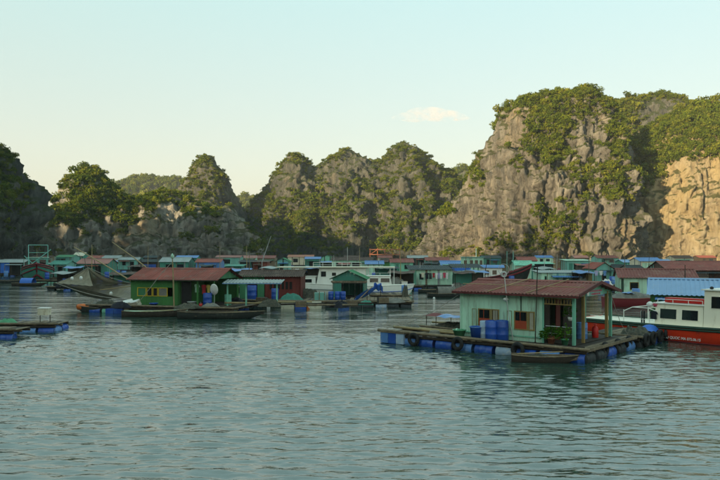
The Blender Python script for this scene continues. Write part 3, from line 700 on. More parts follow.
def cabin(t, name, x0, x1, hw, z0, z1, m, roof_m, taper=.06, roof_ov=.12, windows=(), front_rake=.0):
    """boat cabin: tapered box with windows per side list (fx0,fx1,fz0,fz1), front faces +x"""
    mb = MB(); a = taper
    v = [(x0, -hw, z0), (x1, -hw, z0), (x1, hw, z0), (x0, hw, z0), (x0+a*.3, -hw+a, z1), (x1-front_rake, -hw+a, z1), (x1-front_rake, hw-a, z1), (x0+a*.3, hw-a, z1)]
    mb.add(v, [(0, 3, 2, 1), (4, 5, 6, 7), (0, 1, 5, 4), (1, 2, 6, 5), (2, 3, 7, 6), (3, 0, 4, 7)])
    c = mb.build(name, m, t)
    if roof_m: MB().box((x0-roof_ov, -hw-roof_ov+a, z1+.002), (x1-front_rake+roof_ov, hw+roof_ov-a, z1+.06)).build('cabin_roof', roof_m, t)
    for side, fx0, fx1, fz0, fz1 in windows:
        za, zb = z0+(z1-z0)*fz0, z0+(z1-z0)*fz1
        if side in ('l', 'r'):
            s = -1 if side == 'r' else 1
            def yy(z, o): return s*(hw-a*(z-z0)/(z1-z0)+o)
            xa, xb = x0+(x1-x0)*fx0, x0+(x1-x0)*fx1
            def fr(o, e): return [(xa-e, yy(za-e, o), za-e), (xb+e, yy(za-e, o), za-e), (xb+e, yy(zb+e, o), zb+e), (xa-e, yy(zb+e, o), zb+e)]
        else:
            s = 1 if side == 'f' else -1; xx = x1 if side == 'f' else x0
            def px_(z, o): return (xx-front_rake*(z-z0)/(z1-z0)+o) if side == 'f' else xx-o+a*.3*(z-z0)/(z1-z0)
            ya, yb = -hw+2*hw*fx0, -hw+2*hw*fx1
            def fr(o, e): return [(px_(za-e, o), ya-e, za-e), (px_(za-e, o), yb+e, za-e), (px_(zb+e, o), yb+e, zb+e), (px_(zb+e, o), ya-e, zb+e)]
        f0 = fr(.0, .03); f1 = fr(.02, .03)
        w_ = MB().add(f0+f1, [(4, 5, 6, 7), (0, 1, 5, 4), (1, 2, 6, 5), (2, 3, 7, 6), (3, 0, 4, 7)]).build('window', m, t)
        MB().add(fr(.026, 0), [(0, 1, 2, 3)]).build('pane', GLASS, w_)
    return c
def railing(t, pts, h, r=.018, m=None, mid=True):
    mb = MB()
    top = [(p[0], p[1], p[2]+h) for p in pts]
    mb.tube(top, r, 6)
    if mid: mb.tube([(p[0], p[1], p[2]+h*.5) for p in pts], r*.7, 6)
    for p in pts: mb.tube([p, (p[0], p[1], p[2]+h)], r, 6)
    mb.build('railing', m or WHITE, t)
def heap(nm, label, cat, loc, rx, ry, h, m, rz=0, seed=1, group=None):
    s = seed*1.7
    def f(u, v):
        a = u*2*math.pi; r = v; k = 1+.22*math.sin(3*a+s)+.13*math.sin(7*a+2*s)
        z = h*(1-r**3)*(.8+.32*math.sin(2*a+s)*r+.3*math.sin(5*a+s+r*6)*r+.22*math.sin(11*r+s+3*a)+.16*math.sin(17*a+9*r+2*s)*r); return (rx*k*r*math.cos(a), ry*k*r*math.sin(a), max(z, 0) if r < .97 else -.05)
    mb = MB().grid(f, 34, 12); o = mb.build(nm, m, None, True, loc); o.rotation_euler.z = rz
    return tag(o, label, cat, group)
def drum(label, loc, m=DRUM_B, sc=1.0, group=None, rot=None, name='water_drum'):
    t = thing(name, label, 'drum', loc, rnd(0, 6), group)
    b = link('body', m, t); t.scale = (sc, sc, sc)
    MB().lathe([(.01, 0), (.05, 0), (.05, .03), (.01, .03)], 8, (.15, 0, .855)).build('bung', m.materials[0], t)
    if rot: t.rotation_euler = rot
    return t
def sampan(label, loc, rz, L, B, hm=None, inner=None, group=None, zs=(.42, .28, .5), seats=2, oar=True):
    t = thing('sampan', label, 'rowing boat', loc, rz, group)
    hull(t, L, B, zs, hm or WOODD, inner or WOOD, True, .2, rail=WOOD, n=18, bow=2.2, stern=.62, keel=-.16, rail_r=.025)
    for k in range(seats):
        x = -L*.25+k*L*.42/max(1, seats-1) if seats > 1 else 0
        MB().box((x-.1, -B*.42, .19), (x+.1, B*.42, .22)).build('thwart', WOOD, t)
    for k in range(3): MB().beam((L*(-.3+.28*k), -B*.38, .12), (L*(-.3+.28*k), B*.38, .12), .05, .05).build('rib', WOODD, t)
    if oar: MB().tube([(-L*.4, -B*.1, .33), (L*.36, B*.22, .42)], .022, 6).build('oar', BAMBOO, t)
    return t
def garment(t, x, z, w_, h, m, y=0, kind='shirt'):
    mb = MB(); ph = rnd(0, 6)
    if kind == 'trousers':
        for s in (0, 1):
            a = x+s*w_*.52; mb.grid(lambda u, v: (a+w_*.46*u, y+.025*math.sin(u*9+ph+s), z-h*v), 5, 6)
    else:
        mb.grid(lambda u, v: (x+w_*u+(.0 if .18 < v else 0), y+.03*math.sin(u*8+ph)*(.3+v), z-h*v), 8, 6)
        mb.grid(lambda u, v: (x-w_*.22+w_*.22*u, y+.02*math.sin(v*5+ph), z-.02-h*(.3*(1-u*.3))*v-.05*(1-u)), 3, 3)
        mb.grid(lambda u, v: (x+w_+w_*.22*u, y+.02*math.sin(v*5+ph), z-.02-h*(.3*(.7+u*.3))*v-.05*u), 3, 3)
    return mb.build('garment', m, t, True)
def washing(label, p, q, items, group=None, sag=.06):
    p = Vector(p); q = Vector(q); t = thing('washing_line', label, 'laundry', p, math.atan2(q.y-p.y, q.x-p.x), group); L = (q-p).length
    MB().tube([(L*k/8, 0, -sag*math.sin(math.pi*k/8)) for k in range(9)], .008, 5).build('line', ROPE, t)
    for fx, w_, h, m, kd in items: garment(t, fx*L, -sag*math.sin(math.pi*fx)-.005, w_, h, m, kind=kd)
    return t
def plant_mesh(seed, n, h, spread, ls, m):
    r = random.Random(seed); mb = MB()
    for k in range(n):
        a = r.uniform(0, 6.28); q = r.random()**.6; p = Vector((math.cos(a)*spread*q, math.sin(a)*spread*q, h*(.15+.85*r.random())*(1-.5*q)))
        dr = Vector((math.cos(a)*.8, math.sin(a)*.8, r.uniform(-.3, .8))).normalized(); sd = dr.cross(Vector((r.uniform(-1, 1), r.uniform(-1, 1), .6))).normalized(); s = ls*r.uniform(.6, 1.2)
        mb.add([p, p+dr*s*.5+sd*s*.25, p+dr*s, p+dr*s*.5-sd*s*.25], [(0, 1, 2, 3)])
    return mb
PLEAF = leafmat('potted_leaf', (.03, .09, .012), (.08, .17, .02), (.15, .22, .03))
def potted(label, loc, h, sp, n, seed, pot_m=None, ls=.16, pr=.16):
    t = thing('potted_plant', label, 'plant', loc)
    MB().lathe([(pr*.7, 0), (pr, .24), (pr*1.08, .24), (pr*1.08, .28), (pr*.9, .28), (.01, .25)], 12).build('pot', pot_m or TERRA, t, True)
    MB().tube([(0, 0, .24), (.02, .01, .24+h*.6)], [.015, .006], 5).build('stem', BARK, t)
    plant_mesh(seed, n, h, sp, ls, PLEAF).build('foliage', PLEAF, t, loc=(0, 0, .22)); return t

# ------------------------------------------------------------------ MAIN HOUSE on its platform (right foreground)
MH = R(-40.0); MO = Vector((4.78, 33.1, .55)); RM = Matrix.Rotation(MH, 4, 'Z')
def ml(x, y, z=0.0): return tuple(MO+RM.to_3x3() @ Vector((x, y, z)))           # house-local to world
main_raft = platform('floating_platform', 'plank platform on blue drums under the pale teal house', (MO.x, MO.y, 0), MH, -4.0, 6.5, -1.05, 4.9, .55, 'front right', .25, tag_cat='platform', drumset=[DRUM_B, DRUM_L, DRUM_B, DRUM_B, DRUM_L, DRUM_B, DRUM_P, DRUM_B, DRUM_L], rightset=[DRUM_B, DRUM_K, DRUM_K, DRUM_K, DRUM_L])
link('edge_plank', plank_mesh(5.9, .13, .04, WOOD), main_raft, (6.54, 1.9, .53), (math.pi/2, 0, math.pi/2))
link('walkway_log', log_mesh(4.6, .07, BAMBOO), main_raft, (-1.9, .2, .63), (0, .01, -.03)); link('walkway_log', log_mesh(4.2, .06, BAMBOO), main_raft, (-2.0, .6, .64), (0, -.01, .04))
link('walkway_log', log_mesh(3.8, .05, WOOD), main_raft, (-2.1, 1.6, .63), (0, 0, -.06)); link('walkway_log', log_mesh(4.4, .06, BAMBOO), main_raft, (-1.8, 3.6, .66), (0, 0, .05))
for x in (-1.9, .55, 3.55): link('fender_tyre', TYRE, main_raft, (x, -1.19, .33), (rnd(-.1, .1), rnd(0, 3), rnd(-.1, .1)))
for y in (1.2, 2.7, 4.1): link('fender_tyre', TYRE, main_raft, (6.42, y, .35), (0, rnd(0, 3), math.pi/2))
side_raft = platform('floating_walkway', 'dark walkway of planks running from the pale teal house towards the red boat', ml(0, 0, -.55), MH, 3.9, 6.6, 5.05, 9.6, .5, 'right', .3, drumset=[DRUM_K, DRUM_K, DRUM_B], tag_cat='walkway')
for y in (5.6, 6.6, 7.7, 8.8): link('fender_tyre', TYRE, side_raft, (6.72, y, .35), (0, rnd(0, 3), math.pi/2))
hs = thing('floating_house', 'pale teal plank house with maroon roof and porch on blue drums', 'house', MO, MH)
HL, HD, HH, HRISE, HW = 5.6, 4.2, 2.16, .42, 4.19
def mx(px): r = (px-360)/700; return (33.1*r-4.78)/(.766+.643*r)
wins = [(mx(478.5), mx(491), .5, 1.34), (mx(491.5), mx(499.5), .5, 1.34), (mx(514.5), mx(528), .49, 1.33), (mx(528.5), mx(535), .49, 1.33)]
wall(hs, 'x', 0, 0, HW, HH, TEAL_L, wins, True, .40)
wall(hs, 'x', HD, 0, HW, HH, TEAL_L, (), True, .8)
zf = lambda y: HH+HRISE*(1-abs(y-HD/2)/(HD/2))-.04
wall(hs, 'y', -.02, .03, HD-.06, HH, TEAL_L, (), True, .45, zt=zf)
wall(hs, 'y', HW+.02, .03, HD-.06, HH, WOODD, [(.5, 1.9, 0, 1.95)], True, .45, zt=zf)  # shade of the porch inside is put into these dark end boards
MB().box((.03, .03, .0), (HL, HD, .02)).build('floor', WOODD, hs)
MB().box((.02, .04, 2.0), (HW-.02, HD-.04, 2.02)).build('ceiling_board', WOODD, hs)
MB().box((HW+.03, 1.1, .02), (HW+.06, 1.55, 1.86)).build('door', REDWOOD, hs)
for i, (x0, x1, z0, z1) in enumerate(wins):
    if i % 2 == 0:
        w_ = window(hs, x0, x1, z0, z1, .0, OCHRE, INTERIOR_DARK)
        MB().box((x0+.05, -.045, z0+.05), (x1-.05, -.02, z0+.36)).build('shutter_panel', SHUTTER, w_)
        for k in (0, 1): MB().box((x0+.07+k*.25, -.04, z0+.41), (x0+.27+k*.25, -.028, z1-.08)).build('pane', GLASS, w_)
        MB().box((x0+.05, -.046, z0+.36), (x1-.05, -.015, z0+.40)).build('rail', SHUTTER, w_); MB().box((x0+.28, -.046, z0+.4), (x0+.31, -.015, z1-.05)).build('mullion', SHUTTER, w_)
    else: window(hs, x0, x1, z0, z1, .0, OCHRE, INTERIOR_DARK, bars=4)
for x0 in (mx(473), mx(508)):                                  # shutters folded back flat beside each window
    f = MB(); f.box((x0, -.075, .5), (x0+.22, -.055, 1.32)); sh_ = f.build('open_shutter', TEAL_L, hs)
    MB().box((x0, -.085, .5), (x0+.02, -.075, 1.32)).box((x0+.2, -.085, .5), (x0+.22, -.075, 1.32)).box((x0+.02, -.085, 1.3), (x0+.2, -.075, 1.32)).build('trim', OCHRE, sh_)
MB().box((-.02, -.055, .18), (HW, -.03, .24)).build('skirting_board', TEAL, hs)
MB().box((-.03, -.05, .0), (.06, -.02, HH)).build('corner_board', TEAL_L, hs); MB().box((HW-.06, -.05, 0), (HW+.02, -.02, HH)).build('corner_board', TEAL, hs)
MB().box((mx(521), -.05, 1.34), (mx(521)+.04, -.035, HH)).build('drain_pipe', INTERIOR_DARK, hs)
# porch
posts = [(HL-.06, .02, TEAL), (HL-.06, 1.0, OCHRE), (HL-.06, HD-.5, OCHRE), (HL-.06, HD-.02, TEAL), (HW+.1, HD-.02, TEAL)]
for x, y, m in posts: MB().box((x-.06, y-.06, 0), (x+.06, y+.06, HH)).build('post', m, hs)
MB().box((HW+.02, -.05, 1.97), (HL, .05, HH-.002)).build('lintel', TEAL_L, hs); MB().box((HL-.1, .05, HH-.12), (HL-.02, HD-.05, HH-.003)).build('lintel', TEAL, hs)
lat = MB().box((HW+.02, -.03, 1.68), (HL-.12, .03, 1.73)).box((HW+.02, -.028, 1.92), (HL-.12, .028, 1.965)).build('transom', OCHRE, hs)
for k in range(9): MB().box((HW+.08+k*.137, -.02, 1.73), (HW+.115+k*.137, .02, 1.92)).build('slat', OCHRE, lat)
zg = lambda y: HRISE*(1-abs(y-HD/2)/(HD/2))-.05
wall(hs, 'y', HL-.02, .05, HD-.1, .5, TEAL, (), True, .42, z0=HH, zt=lambda y: max(.04, zg(y)), name='gable_board')
sign = MB().box((HL+.005, 1.15, HH-.14), (HL+.02, 3.05, HH+.13)).build('sign_board', AQUA, hs)
MB().lathe([(.01, 0), (.12, 0), (.12, .008), (.01, .008)], 14, (HL+.022, 1.32, HH-.005), 'x').build('emblem', WHITEPL, sign)
for row, (a, b, zz_) in enumerate(((1.55, 2.85, HH+.02), (1.65, 2.7, HH-.11))):       # two faint lines of pink lettering, not readable in the photo
    y = a
    while y < b:
        wl = rnd(.05, .10); MB().box((HL+.021, y, zz_), (HL+.026, y+wl, zz_+rnd(.07, .09))).build('letter_stroke', PINK, sign); y += wl+rnd(.02, .07)
gable_roof(hs, HL, HD, HH, HRISE, MAROON, .32, .3, True, .17, .024)
bargem = mat('maroon_bargeboard', (.10, .02, .02), .7)
zr = HH+HRISE; ang_ = math.atan2(HRISE, HD/2)
for s in (-1, 1): MB().beam((HL+.33, HD/2, zr+.03), (HL+.33, HD/2+s*(HD/2+.34), zr+.03-math.tan(ang_)*(HD/2+.34)), .03, .14).build('bargeboard', bargem, hs)
MB().beam((-.3, -.34, HH-.10), (HL+.3, -.34, HH-.10), .03, .09).build('fascia', bargem, hs)
for x, dx in ((1.6, .9), (3.5, .9)): MB().tube([(x, -.3, HH+.0), (x+dx, HD/2, HH+HRISE+.12)], .022, 6).build('roof_batten', BAMBOO, hs)
MB().tube([(-.2, .5, HH+.28), (HL+.2, .5, HH+.28)], .018, 6).build('roof_batten', BAMBOO, hs)
MB().tube([(HW+.1, -.03, .45), (HL-.1, -.03, .45)], .02, 6).tube([(HW+.1, -.03, .75), (HL-.1, -.03, .75)], .02, 6).build('porch_rail', STEEL, hs)
lamp = MB().lathe([(.02, 0), (.05, .02), (.13, .10), (.12, .14), (.01, .2)], 12).build('lamp', WHITEPL, hs, True, (2.45, -.18, 1.72)); MB().tube([(2.45, -.02, 1.95), (2.45, -.18, 1.92)], .015, 5).build('lamp_bracket', STEEL, hs)
ant = thing('aerial', 'round loop television aerial on a leaning pole over the maroon roof', 'aerial', ml(2.8, -.16, .0))
MB().tube([(0, 0, .0), (-.24, .05, 1.5), (-.38, .1, 2.95)], .022, 6).build('pole', STEEL, ant)
MB().torus((-.40, .1, 3.17), .24, .012, 'y', 26, 6).build('loop', STEEL, ant); MB().torus((-.40, .1, 2.95), .10, .05, 'y', 16, 6).build('reflector', STEEL, ant)
mast2 = thing('flag_pole', 'thin bare pole standing against the front wall of the teal house', 'pole', ml(3.95, -.35, 0)); MB().tube([(0, 0, 0), (.06, 0, 2.0), (.1, .0, 3.3)], .022, 6).build('pole', WOODD, mast2); MB().lathe([(.05, 0), (.05, .06)], 8).build('foot', WOODD, mast2)
# things on the platform
drum('bleached blue drum standing by the first window of the teal house', ml(1.62, -.5), DRUM_P, .95); drum('tall deep blue drum left of a matching one by the wall', ml(1.98, -.62), DRUM_B, 1.0); drum('deep blue drum beside the second window of the teal house', ml(2.38, -.42), DRUM_B, 1.02)
tb = thing('water_tub', 'round blue plastic tub in front of the teal house', 'tub', ml(1.22, -.62)); MB().lathe([(.26, 0), (.31, .5), (.335, .52), (.335, .56), (.30, .56), (.26, .1), (.01, .1)], 18).build('body', BLUE, tb, True); MB().torus((0, 0, .55), .325, .02, 'z', 20, 6).build('rim', BLUEL, tb, True)
gb = thing('washing_basin', 'green plastic basin with things in it at the house corner', 'basin', ml(.22, -.5)); MB().lathe([(.2, 0), (.3, .3), (.33, .31), (.33, .34), (.29, .33), (.19, .06), (.01, .06)], 18).build('body', GREENPL, gb, True)
for k in range(4): MB().lathe([(.02, 0), (.07, .03), (.06, .12), (.01, .15)], 8, (rnd(-.15, .15), rnd(-.15, .15), .24)).build('contents', random.choice([WHITEPL, GREENPL, TEAL_L]), gb, True)
potted('bushy bright green potted plant at the porch front', ml(4.65, -.28), .62, .42, 240, 3)
potted('thin leaved potted plant beside the porch corner post', ml(5.25, -.25), .75, .22, 110, 5, GREENPL)
potted('dark potted shrub against the porch doorway', ml(4.4, .35), .7, .3, 140, 8)
hp = thing('hanging_plant', 'hanging white pot with trailing leaves under the porch eave', 'plant', ml(5.25, .3, 1.0)); MB().lathe([(.07, 0), (.11, .16), (.10, .16), (.01, .13)], 10).build('pot', WHITEPL, hp, True); MB().tube([(.1, 0, .16), (0, 0, .95), (-.1, 0, .16)], .006, 4).build('cord', ROPE, hp); plant_mesh(9, 130, .75, .24, .14, PLEAF).build('foliage', PLEAF, hp, loc=(0, 0, .1))
gc = thing('gas_cylinder', 'red gas cylinder standing under the porch gable', 'gas cylinder', ml(5.2, 3.2)); MB().lathe([(.14, 0), (.15, .03), (.15, .42), (.10, .52), (.04, .54), (.03, .6)], 14).build('body', RED, gc, True); MB().torus((0, 0, .62), .07, .015, 'z', 12, 5).build('collar', RED, gc)
drum('blue drum half hidden at the back of the porch', ml(4.9, 2.4), DRUM_L, .85)
for k, (y, rx_, h_, lb) in enumerate(((5.9, .75, .38, 'nearest dark net heap on the side walkway edge'), (7.2, .6, .30, 'middle dark net heap on the side walkway edge'))): heap('net_heap', lb, 'netting', ml(5.9, y, -.06), rx_, .45, h_, NETPILE, MH+1.57, 70+k)
tp = MB().grid(lambda u, v: ((u-.5)*1.6, (v-.5)*.8, .28*math.sin(math.pi*u)*math.sin(math.pi*v)**.5+.04*math.sin(u*14+v*6)), 16, 8).build('tarpaulin', TARP, None, True, ml(6.0, 8.3, -.02)); tp.rotation_euler.z = MH+math.pi/2; tag(tp, 'crumpled blue tarpaulin at the far end of the side walkway', 'tarpaulin')
cp = thing('canopy', 'small maroon and blue awning on sticks at the left end of the platform', 'awning', ml(-3.3, 1.9, 0), MH)
for x, y in ((0, 0), (1.5, 0), (0, .9), (1.5, .9)): MB().tube([(x, y, 0), (x+.02, y, .62)], .02, 6).build('pole', WOODD, cp)
MB().grid(lambda u, v: (-.15+.8*u, -.15+1.2*v, .62+.13*math.sin(math.pi*u)*math.sin(math.pi*v)), 8, 6).build('maroon_cover', MAROONTARP, cp, True); MB().grid(lambda u, v: (.66+1.1*u, -.15+1.2*v, .60+.12*math.sin(math.pi*(u+.1))*math.sin(math.pi*v)+.03*math.sin(u*9)), 10, 6).build('blue_cover', BLUEL, cp, True)
blk = thing('crate', 'weathered blue and white float crate hung on the platform left end', 'crate', ml(-3.95, -.9, -.55), MH)
for k in range(3): MB().box((k*.48, -.25, .02), (k*.48+.46, .35, .52)).build('panel', (BLUEL, BLUE, PALEDRUM)[k], blk)
MB().box((-.03, -.28, .53), (1.47, .38, .57)).build('lid', WOOD, blk)
db = heap('net_bundle', 'tall dark net bundle leaning behind the left corner of the teal house', 'netting', ml(-.5, 2.9, 0), .35, .35, 1.35, NETPILE, seed=3)
sampan('narrow wooden sampan with nets moored in front of the porch', (*ml(4.9, -1.75, 0)[:2], 0), R(-10), 2.4, .7, zs=(.30, .20, .32))
heap('net_bundle', 'small brown net pile lying in the moored sampan', 'netting', ml(4.75, -1.73, -.36), .5, .2, .14, NETPILE, R(-6), seed=6)

# ------------------------------------------------------------------ RED AND WHITE PATROL BOAT (right edge)
BD = math.atan2(-5.0, 4.0)                                            # bow points back-left to front-right
pb = thing('patrol_boat', 'red hulled boat with ivory cabin and wheelhouse at the right edge', 'boat', (18.6, 33.9, 0), BD)
LB = 17.0
hbp, shp, klp, ptp = hull(pb, LB, 3.2, (.78, .72, 1.15), BOATRED, WOOD, False, .02, rail=DKGREEN, n=30, bow=2.0, stern=.86, keel=-.6, rail_r=.05, stripe=[(.985, .05, DKGREEN), (.94, .05, DKGREEN), (.62, .035, DARKRED)], deck_m=IVORY)
cabin(pb, 'low_cabin', -3.9, -1.42, 1.2, .72, 1.84, IVORY, WHITE, .08, .08, [('r', .12, .46, .34, .78), ('r', .58, .90, .34, .78), ('l', .1, .43, .32, .78)], .0)
cabin(pb, 'wheelhouse', -1.38, 2.4, 1.25, .74, 2.62, IVORY, WHITE, .10, .1, [('r', .10, .32, .55, .85), ('r', .42, .72, .55, .85), ('b', .2, .8, .62, .85)], .25)
MB().box((-3.5, -.9, 1.92), (-1.45, -.4, 2.16)).build('life_raft_box', RED, pb)
rp = [(-3.8, -1.05, 1.9), (-3.0, -1.05, 1.9), (-2.2, -1.05, 1.9), (-1.5, -1.05, 1.9)]; railing(pb, rp, .18, .015, WHITE, False)
hp_ = MB()
for x in (-5.6, -4.6, -4.15):
    hp_.tube([(x, -1.25, .75), (x, -1.25, 1.42)], .025, 6)
for s in (-1.25, 1.25): hp_.tube([(-5.6, s, 1.35), (-5.1, s, 1.58), (-4.2, s, 1.58), (-3.7, s, 1.42)], .025, 6)
for x in (-5.1, -4.2): hp_.tube([(x, -1.25, 1.58), (x, 1.25, 1.58)], .022, 6)
for x in (-5.6, -4.6): hp_.tube([(x, 1.25, .75), (x, 1.25, 1.42)], .025, 6)
hp_.tube([(-7.6, -1.28, .98), (-3.9, -1.28, .98)], .018, 6).build('awning_frame', WHITE, pb)
MB().lathe([(.02, 0), (.13, .02), (.16, .12), (.16, .20), (.1, .27), (.02, .28)], 14, (0, 0, 0), 'y').build('searchlight', WHITEPL, pb, True, (-4.2, -1.25, 1.76))
MB().lathe([(.01, -.13), (.09, -.1), (.13, 0), (.09, .1), (.01, .13)], 12).build('red_float', PINK, pb, True, (-3.9, -1.1, 1.78))
garment(pb, -4.62, 1.42, .26, .66, DARKCLOTH, -1.28, 'trousers'); garment(pb, -4.05, 1.45, .3, .42, DARKCLOTH, -1.28)
MB().lathe([(.14, 0), (.16, .02), (.16, .1), (.08, .2), (.14, .28), (.02, .34)], 12).build('horn', WHITEPL, pb, True, (-.6, -.5, 2.7)); MB().tube([(1.5, 0, 2.68), (1.5, 0, 4.2)], .025, 6).build('mast', STEEL, pb)
MB().lathe([(.03, 0), (.09, .02), (.09, .1), (.02, .14)], 10).build('deck_lamp', RUBBER, pb, True, (-1.1, -.95, 2.68))
MB().tube([(-6.5, -1.0, .78), (-6.5, -1.0, 1.05)], .05, 8).build('bollard', STEEL, pb)
fc = bpy.data.curves.new('hull_lettering', 'FONT'); fc.body = '2 THU QUOC MA 075.06.15'; fc.size = .20; fc.extrude = .004
ftmp = bpy.data.objects.new('lettering_curve', fc); tme = bpy.data.meshes.new_from_object(ftmp); bpy.data.objects.remove(ftmp); tme.materials.clear(); tme.materials.append(WHITEPL)
fo = link('hull_lettering', tme, pb, (-3.42, -1.60, .15), (R(90-16), 0, 0)); fo.scale = (.86, .95, 1)

# ------------------------------------------------------------------ GREEN HOUSE GROUP (left of centre)
GO = Vector((gx(131, 53.2), 53.2, .5)); GA = R(-13)
def gl(x, y, z=0.0): return tuple(GO+Matrix.Rotation(GA, 3, 'Z') @ Vector((x, y, z)))
platform('floating_platform', 'long plank platform in front of the dark green house', (GO.x, GO.y, 0), GA, -2.6, 9.0, -1.6, 4.2, .5, 'front', .3, tag_cat='platform', drumset=[DRUM_B, DRUM_G, DRUM_B, DRUM_L], skip=(2, 3, 4, 5, 6, 7))
gh = thing('floating_house', 'dark green plank house with rusty red roof and yellow framed window', 'house', GO, GA)
GLn, GD, GH, GR, GW = 6.9, 4.4, 1.98, .72, 3.9
gw = [(.55, 3.05, .66, 1.32)]
wall(gh, 'x', 0, 0, GW, GH, GREEN, gw, True, .42); wall(gh, 'x', GD, 0, GLn, GH, GREEN, (), True, .9)
zf2 = lambda y: GH+GR*(1-abs(y-GD/2)/(GD/2))-.04
wall(gh, 'y', -.02, .03, GD-.06, GH, GREEN, (), True, .5, zt=zf2); wall(gh, 'y', GW+.02, .03, GD-.06, GH, GREEN, (), True, .5, zt=zf2)
wall(gh, 'y', GLn-.02, .05, GD-.1, .7, GREEN_L, (), True, .5, z0=GH, zt=lambda y: max(.04, GR*(1-abs(y-GD/2)/(GD/2))-.05), name='gable_board')
for i, (a, b) in enumerate(((.55, 1.3), (1.34, 1.8), (1.84, 2.25), (2.29, 3.05))): window(gh, a, b, .66, 1.32, 0, YELLOW, (GREEN_L, INTERIOR_DARK, INTERIOR_DARK, GREYCLOTH)[i])
for x, y in ((GLn-.1, .0), (GLn-.1, GD-.1), (GW+1.6, .0)): MB().box((x-.06, y-.06, 0), (x+.06, y+.06, GH)).build('post', GREEN, gh)
MB().box((GW+.05, -.04, GH-.14), (GLn, .06, GH-.003)).build('lintel', GREEN, gh)
MB().box((.03, .03, 0), (GLn, GD, .02)).build('floor', WOODD, gh); MB().box((GW+.3, -.03, .02), (GW+1.1, .02, 1.8)).build('door', INTERIOR_DARK, gh)
gable_roof(gh, GLn, GD, GH, GR, RUST, .3, .3, True, .19, .028)
MB().beam((-.3, -.33, GH-.09), (GLn+.3, -.33, GH-.09), .03, .08).build('fascia', WOODD, gh)
dish = thing('satellite_dish', 'white satellite dish on the porch of the dark green house', 'satellite dish', gl(6.95, -.25, .0), GA)
MB().tube([(0, 0, 0), (0, 0, 1.0)], .025, 6).build('pole', STEEL, dish)
dd = MB().lathe([(.01, .08), (.15, .065), (.28, .03), (.34, 0), (.345, .01), (.28, .045), (.15, .08), (.01, .095)], 20).build('reflector', WHITEPL, dish, True, (0, -.05, 1.25)); dd.rotation_euler = (R(112), R(18), 0); dd.scale = (.95, 1.35, 1)
MB().tube([(0, -.05, 1.0), (.05, -.42, 1.2)], .012, 5).build('feed_arm', STEEL, dish)
drum('tall square shouldered blue drum on the green house porch', gl(6.45, -.35, 0), DRUM_B, 1.12)
washing('washing line of red, yellow and pale green shirts under the green house porch', gl(4.9, .35, 1.62), gl(6.8, .35, 1.62), [(.12, .3, .62, TEAL_L, 'shirt'), (.42, .28, .7, REDCLOTH, 'shirt'), (.62, .22, .6, YELCLOTH, 'shirt'), (.80, .24, .7, GREENPL, 'trousers')])
bp_ = thing('bamboo_mast', 'bamboo mast with pale lantern standing before the dark green house', 'mast', gl(4.05, -.9, 0)); MB().tube([(0, 0, 0), (-.05, 0, 1.9), (-.12, 0, 3.55)], [.06, .05, .035], 7).build('pole', BAMBOO, bp_); MB().lathe([(.03, 0), (.12, .05), (.13, .25), (.05, .33), (.02, .4)], 10, (-.12, 0, 3.5)).build('lantern', TEAL_L, bp_, True)
MB().tube([(-.1, 0, 3.3), (-1.0, -.1, 2.3), (-1.9, -.2, 1.1), (-2.7, -.3, .1)], .02, 5).build('stay_rope', ROPE, bp_)
for k, (x, a) in enumerate(((.25, .5), (.85, -.45))):
    b = thing('foam_box', ('left one of two dirty white foam boxes by the green wall', 'right one of two dirty white foam boxes, tilted by the green wall')[k], 'box', gl(x, -.75, .12)); b.rotation_euler = (R(25), R(-12), a)
    MB().box((-.33, -.2, -.2), (.33, .2, .2)).build('body', FOAM, b); MB().box((-.34, -.21, .202), (.34, .21, .25)).build('lid', WHITEPL, b)
bb_ = thing('basin', 'small deep blue basin beside the green house wall', 'basin', gl(2.35, -.8, 0)); MB().lathe([(.2, 0), (.32, .2), (.34, .2), (.30, .18), (.18, .03), (.01, .03)], 14).build('body', BLUE, bb_, True); MB().torus((0, 0, .2), .33, .018, 'z', 18, 5).build('rim', BLUE, bb_)
wt = thing('wash_tub', 'grey metal tub by the green house door', 'tub', gl(5.35, -.7, 0)); MB().lathe([(.26, 0), (.32, .34), (.34, .35), (.3, .33), (.24, .04), (.01, .04)], 14).build('body', STEEL, wt, True); MB().torus((0, 0, .35), .33, .015, 'z', 18, 5).build('rim', STEEL, wt)
heap('clutter_heap', 'heap of bags and nets beside the blue drum', 'nets', gl(6.9, -.95, -.02), .7, .35, .3, GREYCLOTH, GA, 4)
rb_ = thing('bucket', 'small red bucket on the green house deck', 'bucket', gl(6.15, -.85, 0)); MB().lathe([(.1, 0), (.14, .24), (.13, .24), (.09, .02), (.01, .02)], 12).build('body', RED, rb_, True); MB().torus((0, 0, .26), .12, .008, 'x', 14, 4).build('handle', STEEL, rb_)
heap('clutter_heap', 'dark net heap at the left end of the green house platform', 'nets', gl(-1.6, -.8, -.02), .9, .5, .4, NETPILE, GA, 5)
sampan('flat sampan with turquoise cover beside the dark green house', G(152, 316.5), R(5), 4.0, 1.2, WOODD, TEAL_L, zs=(.42, .3, .5))
sampan('long tarred sampan lying right of the turquoise one', G(217, 318.5), R(2), 5.2, 1.2, BLACKHULL, WOODD, zs=(.5, .36, .5), seats=3)
os_ = sampan('dark boat with bright orange bow left of the green house', G(96, 312), R(172), 2.6, .85, BLACKHULL, WOODD, zs=(.36, .3, .5), oar=False)
MB().lathe([(.02, 0), (.2, .12), (.26, .5), (.22, .9), (.05, 1.0)], 10, (0, 0, 0), 'x').build('orange_bow_cover', ORANGE, os_, True, (.55, 0, .36))
heap('net_bundle', 'grey blue net bundle heaped in the orange bowed boat', 'netting', G(97, 307.5, .30), .7, .42, .42, GREYCLOTH, 0, 7)
